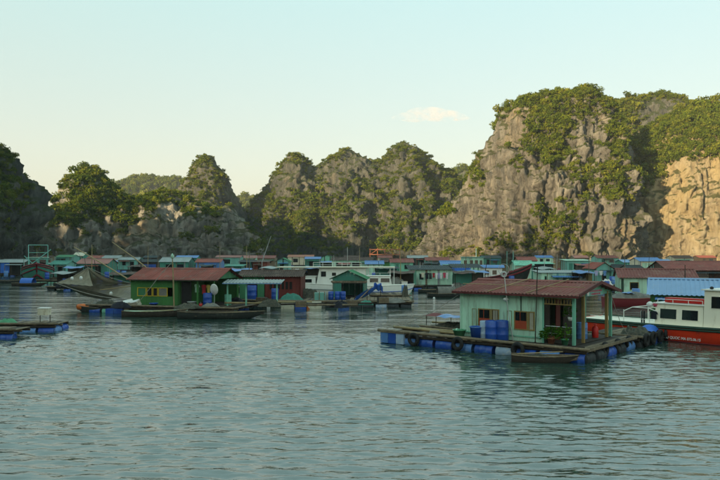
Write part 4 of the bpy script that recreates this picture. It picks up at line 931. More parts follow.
bl = thing('float_block', 'low deep blue float block between the orange boat and the sampan', 'float', (*G(115, 313)[:2], -.1)); MB().box((-.6, -.3, 0), (-.02, .3, .42)).build('block', BLUE, bl); MB().box((0, -.3, 0), (.6, .3, .40)).build('block', BLUE, bl)
# lift net
def net_mat():
    m = bpy.data.materials.new('fine_net'); m.use_nodes = True; n = m.node_tree.nodes; l = m.node_tree.links
    b = n['Principled BSDF']; b.inputs['Base Color'].default_value = (.23, .20, .145, 1); b.inputs['Roughness'].default_value = .9
    g = n.new('ShaderNodeNewGeometry'); t = n.new('ShaderNodeTexNoise'); t.inputs['Scale'].default_value = 3.0; t.inputs['Detail'].default_value = 8; l.new(g.outputs['Position'], t.inputs['Vector'])
    r = n.new('ShaderNodeMapRange'); r.inputs['From Min'].default_value = .3; r.inputs['From Max'].default_value = .7; r.inputs['To Min'].default_value = .7; r.inputs['To Max'].default_value = 1.0; l.new(t.outputs['Fac'], r.inputs['Value'])
    l.new(r.outputs[0], b.inputs['Alpha']); return m
NET = net_mat()
dn = 56.0
ln = thing('lift_net', 'large grey lift net hung from poles at the left of the green house', 'fishing net', (gx(95, dn), dn, 0))
def W(x, y, d): return Vector((gx(x, d)-gx(95, dn), d-dn, gz(y, d)))
cA, cB, cC, cD, cP = W(56, 283, 56), W(131, 300, 54), W(133, 284, 58.5), W(72, 284, 60), W(88, 267.5, 57.5)
def bil(a, b, c, d): return lambda u, v, s=1.0: (a*(1-u)*(1-v)+b*u*(1-v)+c*u*v+d*(1-u)*v)
fl_ = bil(cA, cB, cC, cD)
MB().grid(lambda u, v: fl_(u, v)-Vector((0, 0, .9*math.sin(math.pi*u)*math.sin(math.pi*v)+.06*math.sin(u*17)*math.sin(v*13))), 26, 20).build('net_bag', NET, ln, True)
def curtain(a, b, c, bow):
    def f(u, v):
        base = a*(1-u)+b*u; p = base*(1-v)+c*v; return p-Vector((0, 0, bow*math.sin(math.pi*v)*(.4+.6*math.sin(math.pi*u))))+Vector((0, .05*math.sin(u*21), .03*math.sin(u*33+v*4)))
    return f
MB().grid(curtain(cA, cD, cP, .5), 18, 14).build('net_side', NET, ln, True); MB().grid(curtain(cD, cC, cP, .6), 22, 14).build('net_side', NET, ln, True); MB().grid(curtain(cA, (cA+cB)/2+Vector((0, 0, .4)), cP, .35), 18, 12).build('net_side', NET, ln, True)
for a, b in ((cA, cB), (cB, cC), (cC, cD), (cD, cA)): MB().tube([a+(b-a)*k/10-Vector((0, 0, .28*math.sin(math.pi*k/10))) for k in range(11)], .035, 5).build('head_rope', ROPE, ln)
for c in (cC, cA): MB().tube([c, c+(cP-c)*.5-Vector((0, 0, .15)), cP], .022, 5).build('hauling_rope', ROPE, ln)
MB().tube([W(131, 281, 54.5), W(104, 264.5, 56), W(74, 247, 58)], [.06, .05, .035], 7).build('boom', BAMBOO, ln)
MB().tube([W(152, 272, 57), W(133, 257, 58), W(112, 242, 59)], [.05, .045, .03], 7).build('boom', BAMBOO, ln)
MB().tube([W(74, 247, 58), cP], .012, 5).build('hauling_rope', ROPE, ln); MB().tube([W(100, 290, 55), W(133, 286, 55)], .04, 6).build('spreader', BAMBOO, ln)
for x, y in ((81, 280), (72, 280.5), (111, 295.5)): MB().lathe([(.02, 0), (.12, .03), (.13, .22), (.05, .3)], 8).build('float', WHITEPL, ln, True, W(x, y, 55.5))
for k, (x, y) in enumerate(((-1.9, 1.2), (-2.3, 3.0))): MB().tube([gl(x, y, -.2), gl(x+.3, y, .5)], .05, 6)

# second green and red house
SO = Vector((gx(240, 60.0), 60.0, .5))
platform('floating_platform', 'cluttered log platform before the red brown slatted house', (SO.x, SO.y, 0), R(-2), -1.6, 14.6, -3.2, 4.0, .5, 'front', .34, tag_cat='platform', skip=(4, 5, 6, 8), drumset=[DRUM_B, DRUM_G, DRUM_B, DRUM_K, DRUM_K, DRUM_K, DRUM_K, DRUM_K, DRUM_K, DRUM_K, DRUM_B, DRUM_K, DRUM_K, DRUM_P, DRUM_K, DRUM_K])
h2 = thing('floating_house', 'low house half green, half red brown slats, with brown roof', 'house', SO, R(-2))
wall(h2, 'x', 0, 0, 2.1, 2.0, GREEN_L, [(.5, 1.5, 0, 1.6)], True, .45); wall(h2, 'x', 0, 2.15, 3.0, 1.9, REDWOOD, [(.35, 2.4, .75, 1.5)], True, .3)
for k in range(6): window(h2, 2.5+k*.34, 2.5+(k+1)*.34, .75, 1.5, 0, REDWOOD, INTERIOR_DARK)
wall(h2, 'y', 5.2, .03, 3.5, 1.9, REDWOOD, (), True, .5); wall(h2, 'y', -.03, .03, 3.5, 2.0, GREEN_L, (), True, .5); wall(h2, 'x', 3.6, 0, 5.2, 1.9, REDWOOD, (), True, 1.0)
MB().box((.05, .1, 0), (5.1, 3.5, .02)).build('floor', WOODD, h2)
gable_roof(h2, 5.2, 3.6, 1.95, .42, BROWNROOF, .3, .25, True, .2, .028)
cn = thing('awning', 'pale blue sheet awning on posts before the green walled house', 'awning', gl(7.4, .6, 0), R(-3))
for x in (.2, 1.6, 3.9): MB().box((x-.05, -.05, 0), (x+.05, .05, 1.75)).build('post', TEAL, cn)
link('awning_sheet', corrugated(4.4, 1.6, .25, .025, 3).mesh('awning_sheet', GREYROOF), cn, (-.1, -.4, 1.72), (R(7), 0, 0)); MB().box((-.1, -.42, 1.64), (4.3, -.38, 1.70)).build('fascia', PALEBLUE, cn)
drum('fat blue drum under the pale blue awning', (gx(252, 58.3), 58.3, .52), DRUM_B, 1.35); drum('upright blue drum against the red brown slatted wall', (gx(275, 58.6), 58.6, .52), DRUM_B, 1.05)
cz = thing('wire_cage', 'pale blue fish cage box among the logs', 'cage', (gx(314, 57.6), 57.6, .52), R(-4))
MB().box((0, 0, 0), (.9, .6, .62)).build('cage_body', AQUA, cz)
for k in range(3): MB().box((-.02+k*.43, -.04, 0), (.04+k*.43, -.005, .72)).build('post', WOOD, cz)
for k, (x, y, l_, rz) in enumerate(((262, 300.5, 3.4, .03), (285, 302, 4.2, -.05), (300, 304, 3.6, .06), (330, 305, 4.0, -.03), (245, 303, 3.0, .05), (350, 303, 3.4, .1))):
    o = link('timber_pole', log_mesh(l_, .07, (WOOD, BAMBOO, WOODD)[k % 3]), None, G(x, y, .62+.02*k), (0, rnd(-.03, .03), rz))
    tag(o, ('peeled timber pole lying before the pale blue awning', 'long pale pole lying below the red slatted wall', 'dark pole beside the pale blue fish cage', 'pole lying in front of the green gabled hut', 'short pole near the blue drum row', 'pale pole under the blue tarpaulin')[k], 'pole')
heap('clutter_heap', 'heap of nets right of the red brown slatted house', 'nets', (gx(306, 62), 62, .5), 1.3, .9, .75, NETPILE, 0, 9)
heap('clutter_heap', 'pale heap of rope and sacks by the blue tubs', 'nets', (gx(322, 58.5), 58.5, .5), .8, .5, .35, GREYCLOTH, 0, 11)
for k, (x0, x1, m) in enumerate(((281, 294, FOAM), (295, 306, BLUE), (307, 321, FOAM))):
    d = 55.3; b = thing('float_block', ('left stained white foam float block under the log platform', 'dark blue float block between two white ones', 'right white foam float block with orange corner')[k], 'float', (gx(x0, d), d, -.12)); L_ = (x1-x0)/FPX*d
    MB().box((0, 0, 0), (L_, .8, .66)).build('block', m, b); MB().box((-.012, .1, .3), (L_+.012, .16, .67)).box((-.012, .6, .3), (L_+.012, .66, .67)).build('lashing', ROPE, b)
    if k == 2: MB().add([(-.004, -.004, 0), (.32, -.004, 0), (-.004, -.004, .4)], [(0, 1, 2)]).build('orange_corner', ORANGE, b)
fj = thing('jerry_can', 'small red and white can among blue drums at the platform edge', 'can', (gx(268.5, 55.6), 55.6, .0)); MB().box((-.12, -.1, 0), (.12, .1, .5)).build('body', WHITEPL, fj); MB().box((-.13, -.11, .36), (.13, .11, .46)).build('band', RED, fj)
# green gabled hut
house('floating_hut', 'green gabled hut with dark open front in the centre', 'hut', 333, 364, 303, 270.5, TEAL_D, GREEN_L, R(-5), 3.2, .62, 'y', openfront=(.27, .97), deck=False, bw=.3, zdeck=.5)
gt = thing('gable_trim', 'weathered plank across the gable of the green hut', 'plank', (gx(331, 60.0), 60.0, gz(281.5, 60.0)), R(-5)); MB().box((0, -.03, -.1), (3.1, .0, .06)).build('plank', WOOD, gt); MB().box((.1, -.05, -.16), (3.0, -.032, -.1)).build('batten', WOODD, gt)
for k, x in enumerate((331, 337.5, 343)): drum(('leftmost of three blue tubs before the green hut', 'middle one of three blue tubs before the green hut', 'rightmost of three blue tubs before the green hut')[k], (gx(x, 58.4), 58.4, .52), DRUM_B, .78)
tpn = thing('tarpaulin', 'blue tarpaulin slung on poles right of the green hut', 'tarpaulin', (gx(355, 57.5), 57.5, .5))
MB().grid(lambda u, v: (2.1*u+.1*math.sin(v*7), .9*v+.1*math.sin(u*9), .25+1.15*u*(1-.15*v)+.12*math.sin(v*9+u*4)-.35*(1-u)*v), 16, 10).build('sheet', TARP, tpn, True)
MB().grid(lambda u, v: (1.55+.75*u, .05+.1*math.sin(u*8)+.2*v, 1.42-.5*v+.08*math.sin(u*10)-.3*u*u), 10, 8).build('sheet_fold', TARP, tpn, True)
for x, z in ((.0, .5), (1.0, 1.0), (2.1, 1.45)): MB().tube([(x, 0, 0), (x, 0, z)], .03, 6).build('pole', WOODD, tpn)
MB().tube([(.2, -.1, 0), (1.4, -.15, 1.15)], .03, 6).build('pole', BAMBOO, tpn)
platform('floating_raft', 'dark raft with frayed edges below the small white boat', (gx(371, 63), 63, 0), R(3), 0, 3.4, -.6, 4.5, .6, 'front', .3, tag_cat='raft', drumset=[DRUM_K, DRUM_K], skip=(1,))
nt_ = heap('net_bundle', 'black net hanging over the right end of the dark raft', 'netting', (gx(405, 62.5), 62.5, -.1), .35, .3, 1.6, NETPILE, 0, 13)

# ------------------------------------------------------------------ white boats in the centre
wb = thing('white_boat', 'big white boat with stepped wheelhouse behind the red brown house', 'boat', (gx(338, 74), 74, 0), R(178))
hull(wb, 13.5, 3.6, (1.0, .95, 1.5), WHITE, WOOD, False, .02, rail=WHITE, n=24, keel=-.6, stern=.85, deck_m=GREYROOF, stripe=[(.8, .05, GREYROOF)])
cabin(wb, 'deckhouse', -3.0, 2.2, 1.4, .95, 2.75, WHITE, WHITE, .06, .08, [('l', .12, .2, .60, .78), ('l', .40, .48, .60, .78), ('l', .80, .90, .55, .85), ('l', .60, .68, .60, .78)], .35)
cabin(wb, 'forward_step', 2.25, 3.6, 1.25, 1.0, 1.9, WHITE, WHITE, .05, .06, [('l', .3, .8, .35, .75)], .3)
MB().box((-10.5+4.5, -1.7, 2.86), (6.4, 1.7, 2.95)).build('canopy_roof', CREAM, wb)
for x in (-5.5, -3.2, 4.0, 6.0):
    for s in (-1, 1): MB().tube([(x, s*1.4, 1.0), (x, s*1.5, 2.86)], .035, 6).build('stanchion', WHITE, wb)
railing(wb, [(-2.5+k*1.0, 1.3, 2.96) for k in range(6)], .45, .02, WHITE); MB().tube([(-1, 0, 2.9), (-1, 0, 5.0)], .03, 6).build('mast', STEEL, wb)
sb = thing('white_boat', 'small white cabin boat right of the blue tarpaulin', 'boat', (gx(386, 70), 70, 0), R(-2))
hull(sb, 4.6, 1.7, (1.15, 1.1, 1.3), WHITE, WOOD, False, .02, rail=WHITE, n=18, keel=-.4, stern=.85, deck_m=CREAM, stripe=[(.75, .04, BLUE)])
cabin(sb, 'cabin', -1.9, .6, .7, 1.1, 2.1, WHITE, WHITE, .08, .08, [('r', .12, .45, .4, .8), ('r', .55, .9, .4, .8)], .2)
railing(sb, [(-1.7, -.6, 2.16), (-.6, -.6, 2.16), (.4, -.6, 2.16)], .25, .015, WHITE, False); MB().tube([(.8, 0, 1.1), (.8, 0, 3.0)], .025, 6).build('mast', WHITE, sb)
drum('blue drum on the dark raft below the small white boat', (gx(404, 66), 66, .62), DRUM_L, .85)
cw = thing('foam_box', 'white foam box on the raft right of the small white boat', 'box', (gx(404.5, 84), 84, .55)); MB().box((-.35, -.25, 0), (.35, .25, .36)).build('body', WHITEPL, cw); MB().box((-.37, -.27, .365), (.37, .27, .44)).build('lid', FOAM, cw)

# ------------------------------------------------------------------ laundry house and its neighbours
lh = house('floating_house', 'teal house with dark flat roof and a washing line along its front', 'house', 411, 452, 288.5, 265.5, TEAL_L, DARKROOF, R(0), 4.2, .5, flat=.45, ov=.35, front=[('d', .03, .13, 0, .92, TEAL), ('w', .2, .3, .35, .75, TEAL_D)], zdeck=.45)
dl = 85.75
washing('row of drying clothes, dark ones left, white and lilac striped centre', (gx(421, dl), dl, gz(272.5, dl)), (gx(447.5, dl), dl, gz(272.5, dl)), [(.02, .34, .6, CREAM, 'shirt'), (.17, .36, .75, DARKCLOTH, 'shirt'), (.31, .3, .75, DARKCLOTH, 'trousers'), (.44, .26, .55, REDCLOTH, 'shirt'), (.555, .22, .75, WHITECLOTH, 'shirt'), (.65, .18, .7, LILAC, 'shirt'), (.73, .2, .72, WHITECLOTH, 'shirt'), (.84, .3, .62, PINK, 'shirt'), (.95, .2, .8, WHITECLOTH, 'shirt')])
op = thing('open_shed', 'open shed under a dark roof right of the washing line', 'shed', (gx(452.5, 87.3), 87.3, .45))
for x, y in ((.1, 0), (3.2, 0), (.1, 3.4), (3.2, 3.4)): MB().box((x-.06, y-.06, 0), (x+.06, y+.06, 2.1)).build('post', TEAL, op)
link('roof_sheet', corrugated(3.9, 4.0, .3, .03, 3).mesh('roof_sheet', DARKROOF), op, (-.1, -.4, 2.1), (R(6), 0, 0)); MB().box((-.3, -.6, -.08), (3.7, 3.6, -.03)).build('plank_deck', WOODD, op)
MB().grid(lambda u, v: (-.1+2.3*u, -.42+.06*math.sin(u*9), 2.08-.45*v*(1-.5*u)), 12, 4).build('blue_valance', TARP, op, True)
for k, (x, m, r_) in enumerate(((458, DARKCLOTH, .5), (464, REDCLOTH, .35), (470, ORANGE, .45), (476, DARKCLOTH, .6), (467, BLUE, .4))):
    heap('bundle', ('dark bundle inside the open shed', 'red bundle hung at the shed front', 'orange net bundle right of the open shed', 'black bundle at the right of the open shed', 'blue bundle between red and orange ones')[k], 'bundle', (gx(x, 86.8), 86.8+.2*k, .4+(.9 if k in (1, 4) else .0)), r_, r_*.8, r_*1.6, m, 0, 20+k)
platform('floating_raft', 'long raft carrying the bundles right of the open shed', (gx(470, 85.8), 85.8, 0), 0, -2.2, 7.5, -.5, 3.0, .4, 'front', .4, fine=False, drumset=[DRUM_B, DRUM_G])
platform('floating_raft', 'low raft with a pile of pots between the white boat and laundry house', (gx(392, 83), 83, 0), 0, -1.0, 3.6, -.6, 3.2, .5, 'front', .4, fine=False, drumset=[DRUM_G, DRUM_B])
heap('pot_heap', 'grey heap of cooking pots and baskets left of the laundry house', 'pots', (gx(395, 84.5), 84.5, .5), 1.1, .7, .9, GREYCLOTH, 0, 30)

# ------------------------------------------------------------------ houses of the far rows
FH = [
 # name, label, xl, xr, yb, ytop, wall, roof, depth, rise, gable, flat, front, rot
 ('floating_house', 'low grey roofed house at the left edge behind the water', 0, 24, 276, 259.5, WOODD, GREYROOF, 4, .5, 'x', None, [('t', .02, .4, .1, .95, TARP), ('d', .5, .95, 0, .85, INTERIOR_DARK)], 0),
 ('floating_house', 'pale roofed house beyond the left edge one', -22, 4, 272, 260, AQUA, GREYROOF, 5, .5, 'x', None, [('w', .3, .5, .4, .8)], .05),
 ('floating_house', 'small turquoise house right of the red hulled boat', 50, 66, 279, 261, AQUA, TEAL_D, 4, .5, 'x', None, [('d', .5, .75, 0, .8, INTERIOR_DARK)], 0),
 ('floating_house', 'house with faded pink roof and blue grey eaves behind the net', 77, 107, 278, 259, TEAL_D, PINKROOF, 5, .75, 'x', None, [('w', .1, .4, .3, .75), ('d', .6, .8, 0, .8, INTERIOR_DARK)], 0),
 ('floating_house', 'tiny house with bright cream roof far behind the net', 73, 83, 264, 252.5, TEAL_D, CREAM, 6, 1.2, 'x', None, [], 0),
 ('floating_house', 'green roofed far house left of the cream roof', 56, 72, 266, 255, AQUA, GREEN_L, 6, .6, 'x', None, [('w', .3, .6, .4, .8)], 0),
 ('floating_house', 'turquoise far house between net pole and green house roof', 118, 138, 271, 257.5, AQUA, GREYROOF, 5, .5, 'x', None, [('w', .2, .4, .4, .8), ('d', .6, .8, 0, .8, INTERIOR_DARK)], 0),
 ('floating_house', 'dark shed with grey roof left of the pale green roof', 138, 158, 272, 259.5, WOODD, DARKROOF, 5, .5, 'x', None, [('t', .1, .9, .1, .7, BLUE)], 0),
 ('floating_house', 'house with pale green grey roof behind the rusty roof', 160, 188, 276, 257.5, TEAL_D, GREYROOF, 5, .75, 'x', None, [('w', .2, .5, .3, .8), ('w', .6, .85, .3, .8)], 0),
 ('floating_house', 'bright blue walled house with red roof behind the rusty roof', 196, 220, 276, 259, BLUEL, RUST, 4, .55, 'x', None, [], 0),
 ('floating_house', 'tan roofed far house right of the blue walled one', 216, 240, 268, 255.5, AQUA, PINKROOF, 5, .5, 'x', None, [('w', .3, .6, .3, .8)], 0),
 ('floating_house', 'deep teal box shaped hut behind the pale blue awning', 226, 241, 284, 264, TEAL_D, TEAL_D, 3, .3, 'x', .2, [], 0),
 ('floating_house', 'black tarred shed beside the maroon one', 240, 252, 282, 259.5, DARKROOF, DARKROOF, 3, .4, 'x', .3, [], 0),
 ('floating_house', 'maroon sided shed left of the turquoise gabled hut', 253, 267, 282, 260, MAROON, BROWNROOF, 3, .3, 'x', .2, [], 0),
 ('floating_house', 'small turquoise hut with curved green roof', 276, 289, 275, 258, AQUA, GREEN_L, 4, .6, 'y', None, [('d', .3, .6, 0, .7, INTERIOR_DARK)], 0),
 ('floating_house', 'far house with long orange roof in the centre', 288, 313, 266, 255, CREAM, GANTRYRED, 6, .6, 'x', None, [('w', .2, .4, .3, .8)], 0),
 ('floating_house', 'far house with small blue roof right of the orange roof', 305, 320, 268, 257, TEAL_D, BLUEROOF, 5, .5, 'x', None, [], 0),
 ('floating_house', 'far house with pale green gable above the white boat', 321, 333, 266, 255.3, TEAL, GREEN_L, 5, .7, 'y', None, [], 0),
 ('floating_house', 'long brown roofed teal house above the white boat', 332, 372, 273, 257.5, TEAL_L, BROWNROOF, 5, .55, 'x', None, [('w', .1, .3, .3, .8), ('w', .5, .7, .3, .8)], 0),
 ('floating_house', 'teal house with bright blue roof left of the red roofed gable', 366, 383, 277, 261, TEAL_L, BLUEROOF, 4, .5, 'x', None, [('w', .5, .75, .3, .8)], 0),
 ('floating_house', 'teal house with brown red roof and little gable in the centre', 391, 413, 276, 259, TEAL, RUST, 5, .6, 'x', None, [('d', .2, .35, 0, .85, TEAL_D), ('w', .6, .8, .4, .8)], 0),
 ('floating_house', 'dark shed between the blue roof and the brown red one', 381, 393, 273, 259.5, GREEN, BROWNROOF, 4, .5, 'x', None, [], 0),
 ('floating_house', 'far house with long red roof above the laundry house', 426, 449, 268, 257.5, TEAL_D, RUST, 6, .8, 'x', None, [], 0),
 ('floating_house', 'house with bright blue roof left of the turquoise wheelhouse boat', 442, 468, 280, 261, AQUA, BLUEROOF, 4, .6, 'x', None, [], 0),
 ('floating_house', 'house with brown roof right of the raised red bow', 519, 537, 272, 257, WOOD, RUST, 5, .8, 'x', None, [], 0),
 ('floating_house', 'pale teal house front beside the raised red bow', 516, 533, 281, 261, TEAL_L, TEAL, 4, .6, 'x', None, [('w', .1, .25, .4, .7)], 0),
 ('floating_house', 'open shed with teal roof edge behind the maroon roof', 533, 553, 279, 261.5, INTERIOR_DARK, TEAL, 4, .4, 'x', .3, [], 0),  # walls boarded near-black; the shade of an open front is painted
 ('floating_house', 'long pale teal house with dark window right behind the maroon roof', 541, 583, 291, 270, TEAL_L, GREYROOF, 3.5, .3, 'x', .2, [('w', .5, .62, .35, .8, WHITE), ('w', .80, .9, .4, .85, OCHRE), ('w', .08, .14, .3, .8, TEAL)], 0),
 ('floating_house', 'narrow ochre slatted shed at the end of the long teal house', 583.5, 592, 291, 271, OCHRE, BROWNROOF, 3.5, .3, 'x', .2, [], 0),
 ('floating_house', 'turquoise box house with railing above the long teal house', 567, 590, 276, 258.5, AQUA, TEAL_L, 4, .4, 'x', .2, [('d', .08, .25, 0, .8, TEAL_D), ('w', .35, .55, .35, .8), ('t', .62, .95, .1, .8, BLUE)], 0),
 ('floating_house', 'gabled turquoise house with red roof and washing on its porch', 596, 613, 284, 262.5, AQUA, RUST, 5, .75, 'y', None, [('d', .35, .6, 0, .55, INTERIOR_DARK)], 0),
 ('floating_house', 'beige gabled hut with dark roof', 618, 630, 281, 264.5, CREAM, DARKROOF, 5, .8, 'y', None, [], 0),
 ('floating_house', 'dark roofed house right of the beige gable', 630, 644, 282, 265.5, GREYROOF, DARKROOF, 4, .5, 'x', None, [], 0),
 ('floating_house', 'far house with pale blue roof above the maroon one', 624, 648, 270, 259.8, TEAL_D, PALEBLUE, 6, .6, 'x', None, [], 0),
 ('floating_house', 'far house with raised blue roof and pale walls', 640, 662, 272, 257.8, CREAM, BLUEROOF, 6, .7, 'x', None, [('d', .1, .9, .1, .8, TEAL_L)], 0),
 ('floating_house', 'small house with white and blue roof right of the raised blue roof', 660, 672, 271, 259.5, AQUA, PALEBLUE, 5, .6, 'x', None, [], 0),
 ('floating_house', 'pale teal house with maroon roof and a blue tarpaulin wall', 620, 690, 299, 269, TEAL_L, MAROON, 4.2, .72, 'x', None, [('w', .13, .25, .30, .72, OCHRE), ('t', .36, .71, .12, .98, TARP), ('d', .015, .05, .0, .9, DKGREEN), ('t', .73, .99, .1, .95, BLUE)], -.25),
 ('floating_house', 'wide house with big red roof at the right edge', 668, 735, 284, 261.5, BROWNROOF, MAROON, 7, 1.15, 'x', None, [('w', .3, .6, .3, .8, CREAM)], 0),
 ('floating_house', 'dark green house with broad pale blue roof behind the patrol boat', 651, 752, 325, 279.5, GREEN, PALEBLUE, 5.0, .8, 'x', None, [('w', .42, .49, .5, .8)], -.42),
]
for (nm, lab, xl, xr, yb, yt, wm, rm, dp, ri, ga, fl, fr, ro) in FH:
    house(nm, lab, 'house', xl, xr, yb, yt, wm, rm, ro, dp, ri, ga, front=fr, flat=fl)
# more far roofs to fill the bay between the nearer rows
cols = [AQUA, WOOD, TEAL_L, TEAL_D, WOODD, CREAM]; cn_ = ['turquoise', 'grey wood', 'pale teal', 'deep teal', 'dark wood', 'cream']
rfs = [RUST, MAROON, BLUEROOF, GREYROOF, BROWNROOF, PINKROOF, DARKROOF]; rn_ = ['rust red', 'maroon', 'blue', 'grey', 'brown', 'faded pink', 'black']
where = [(14, 'behind the grey roofs at the left edge'), (40, 'behind the teal gantry of the red boat'), (96, 'behind the faded pink roof'), (110, 'right of the faded pink roof, far off'), (150, 'far behind the pale green roof'), (186, 'far off between two nearer roofs left of the blue house'), (246, 'at the foot of the pale cliff'), (266, 'far off above the maroon shed'), (352, 'far off under the central ridge'), (385, 'under the orange scaffold'), (418, 'far off at the foot of the ridge'), (492, 'far off behind the blue canopied boat'), (545, 'far off above the open shed'), (582, 'far off behind the turquoise box house'), (608, 'far off behind the red roofed gable'), (684, 'far off behind the big red roof'), (708, 'far off at the right edge')]
for k, (x, wh_) in enumerate(where):
    i, j = (k*5+2) % 6, (k*3+1) % 7; wd_ = 13+(k*7) % 9
    house('floating_house', '%s house, %s roof, %s' % (cn_[i], rn_[j], wh_), 'house', x-wd_/2, x+wd_/2, 264.5+(k*5) % 4, 255.6+(k*3) % 3*.6, cols[i], rfs[j], 0, 6, .7, 'x', front=[('d', .2, .35, 0, .8, INTERIOR_DARK), ('w', .55, .8, .35, .8)])
# clothes on the red roofed gable porch, tarpaulin, heap boat
washing('small blue and white washing on the turquoise gable porch', (gx(595, 97), 97.5, gz(270.5, 97)), (gx(608, 97), 97.5, gz(270.5, 97)), [(.1, .4, .7, LILAC, 'shirt'), (.45, .4, .6, WHITECLOTH, 'shirt'), (.75, .35, .7, BLUEL, 'shirt')])
hbx = thing('moored_boat', 'dark boat heaped with grey tarpaulins behind the awning frame', 'boat', (gx(632, 58), 58, 0), R(4))
hull(hbx, 4.6, 1.9, (.75, .6, .8), DARKRED, WOODD, True, .2, rail=MAROON, n=16, keel=-.4, stern=.8)
MB().grid(lambda u, v: (-2.1+4.2*u, -.75+1.5*v, .62+.55*math.sin(math.pi*u)**.6*math.sin(math.pi*v)+.06*math.sin(u*19+v*7)), 22, 10).build('cover', GREYCLOTH, hbx, True); MB().grid(lambda u, v: (-.9+.9*u, -.5+.6*v, 1.12+.1*math.sin(math.pi*u)*math.sin(math.pi*v)+.03*math.sin(u*12)), 10, 6).build('blue_cover', BLUEL, hbx, True)
# turquoise wheelhouse boat
tb_ = thing('turquoise_boat', 'turquoise boat with tall wheelhouse and white mast', 'boat', (gx(466, 98), 98, 0), R(176))
hull(tb_, 12, 3.4, (1.1, 1.0, 1.8), TEAL_D, WOOD, False, .02, rail=AQUA, n=18, keel=-.6, stern=.8, deck_m=TEAL_D)
cabin(tb_, 'wheelhouse', -2.3, .7, 1.4, 1.0, 3.75, TEAL_L, AQUA, .05, .15, [('l', .06, .18, .62, .86), ('l', .26, .40, .62, .86), ('l', .48, .62, .62, .86), ('l', .76, .90, .62, .86)], .1)
cabin(tb_, 'low_cabin', .75, 3.4, 1.2, 1.0, 2.7, TEAL_L, AQUA, .05, .1, [('l', .3, .7, .5, .8)], .2); MB().tube([(-1.4, 0, 3.8), (-1.4, 0, 5.0)], .05, 6).build('mast', WHITE, tb_)
# blue canopied wooden boat with raised red bow
db_ = thing('wooden_boat', 'dark wooden boat with raised dark red bow and blue canopy', 'boat', (gx(500, 92), 92, 0), R(-6))
hull(db_, 6.6, 2.4, (1.1, 1.0, 2.9), BLACKHULL, WOODD, False, .15, rail=DARKRED, n=20, keel=-.5, stern=.75, bow=1.8, rail_r=.1, deck_m=WOODD, stripe=[(.9, .13, DARKRED)])
MB().beam((3.05, 0, .1), (4.05, 0, 2.95), .16, .22).build('stem_post', DARKRED, db_)
cabin(db_, 'cabin', -2.6, .2, .9, 1.0, 2.4, WHITE, None, .05, .1, [('r', .2, .4, .4, .8), ('r', .55, .75, .4, .8)])
MB().grid(lambda u, v: (-2.9+3.4*u, -1.1+2.2*v, 2.45+.35*math.sin(math.pi*v)), 8, 8).build('canopy', BLUEROOF, db_, True)
for x in (.9, 1.7): MB().tube([(x, 0, 1.0), (x, 0, 4.6)], .05, 6).build('mast', AQUA, db_)
# red hulled boat at left, bow on
rbt = thing('fishing_boat', 'fishing boat seen bow on with dark red trim and turquoise gantry', 'boat', (gx(38, 110), 110, 0), R(-67))
hull(rbt, 10, 4.6, (1.5, 1.5, 2.75), TEAL_D, WOODD, False, .1, rail=DARKRED, n=22, keel=-.6, stern=.85, bow=2.6, rail_r=.12, deck_m=WOODD, stripe=[(.93, .10, DARKRED), (.78, .10, DARKRED), (.40, .14, DARKRED)])
MB().beam((4.1, 0, -.2), (5.62+.9, 0, 2.85), .22, .3).build('stem_post', DARKRED, rbt)
cabin(rbt, 'wheelhouse', -3.6, -.6, 1.4, 1.5, 3.6, AQUA, TEAL_L, .08, .25, [('f', .1, .42, .5, .85), ('f', .58, .9, .5, .85)])
gn = MB()
for y in (-1.4, 1.4): gn.tube([(-1.2, y, 1.4), (-1.2, y, 5.6)], .06, 6)
gn.tube([(-1.2, -1.4, 5.6), (-1.2, 1.4, 5.6)], .06, 6).tube([(-1.2, -1.4, 4.4), (-1.2, 1.4, 4.4)], .05, 6).tube([(1.5, -1.9, 1.8), (1.5, 1.9, 4.9)], .07, 6).tube([(1.8, .2, 1.8), (1.2, -1.9, 3.9)], .05, 6).tube([(-1.2, -1.4, 5.6), (3, -1.2, 2.2)], .04, 6).tube([(.4, -2.1, 3.4), (.4, 2.1, 3.4)], .05, 6).tube([(.4, -2.0, 1.6), (.4, -2.0, 3.4)], .05, 6).tube([(.4, 2.0, 1.6), (.4, 2.0, 3.4)], .05, 6)
gn.build('gantry', AQUA, rbt)
platform('floating_raft', 'low grey green raft before the bow on fishing boat', (gx(36, 103), 103, 0), 0, 0, 4.2, -1, 3, .35, 'front', .4, fine=False, drumset=[DRUM_G, DRUM_G])
# orange scaffold at the far shore
sg = thing('scaffold', 'orange steel scaffold frame on the far shore below the ridge', 'scaffold', (gx(370, 250), 250, 0))
for k in range(5): MB().beam((k*2.65, 0, 0), (k*2.65, 0, 5.7+.2*(k % 2)), .2, .2).build('upright', GANTRYRED, sg)
for z in (3.6, 5.4): MB().beam((-.3, -.2, z), (10.9, -.2, z), .2, .25).build('crossbeam', GANTRYRED, sg)
for k in range(2): MB().beam((k*5.3, -.35, 3.6), (k*5.3+2.65, -.35, 5.4), .15, .15).build('brace', GANTRYRED, sg)
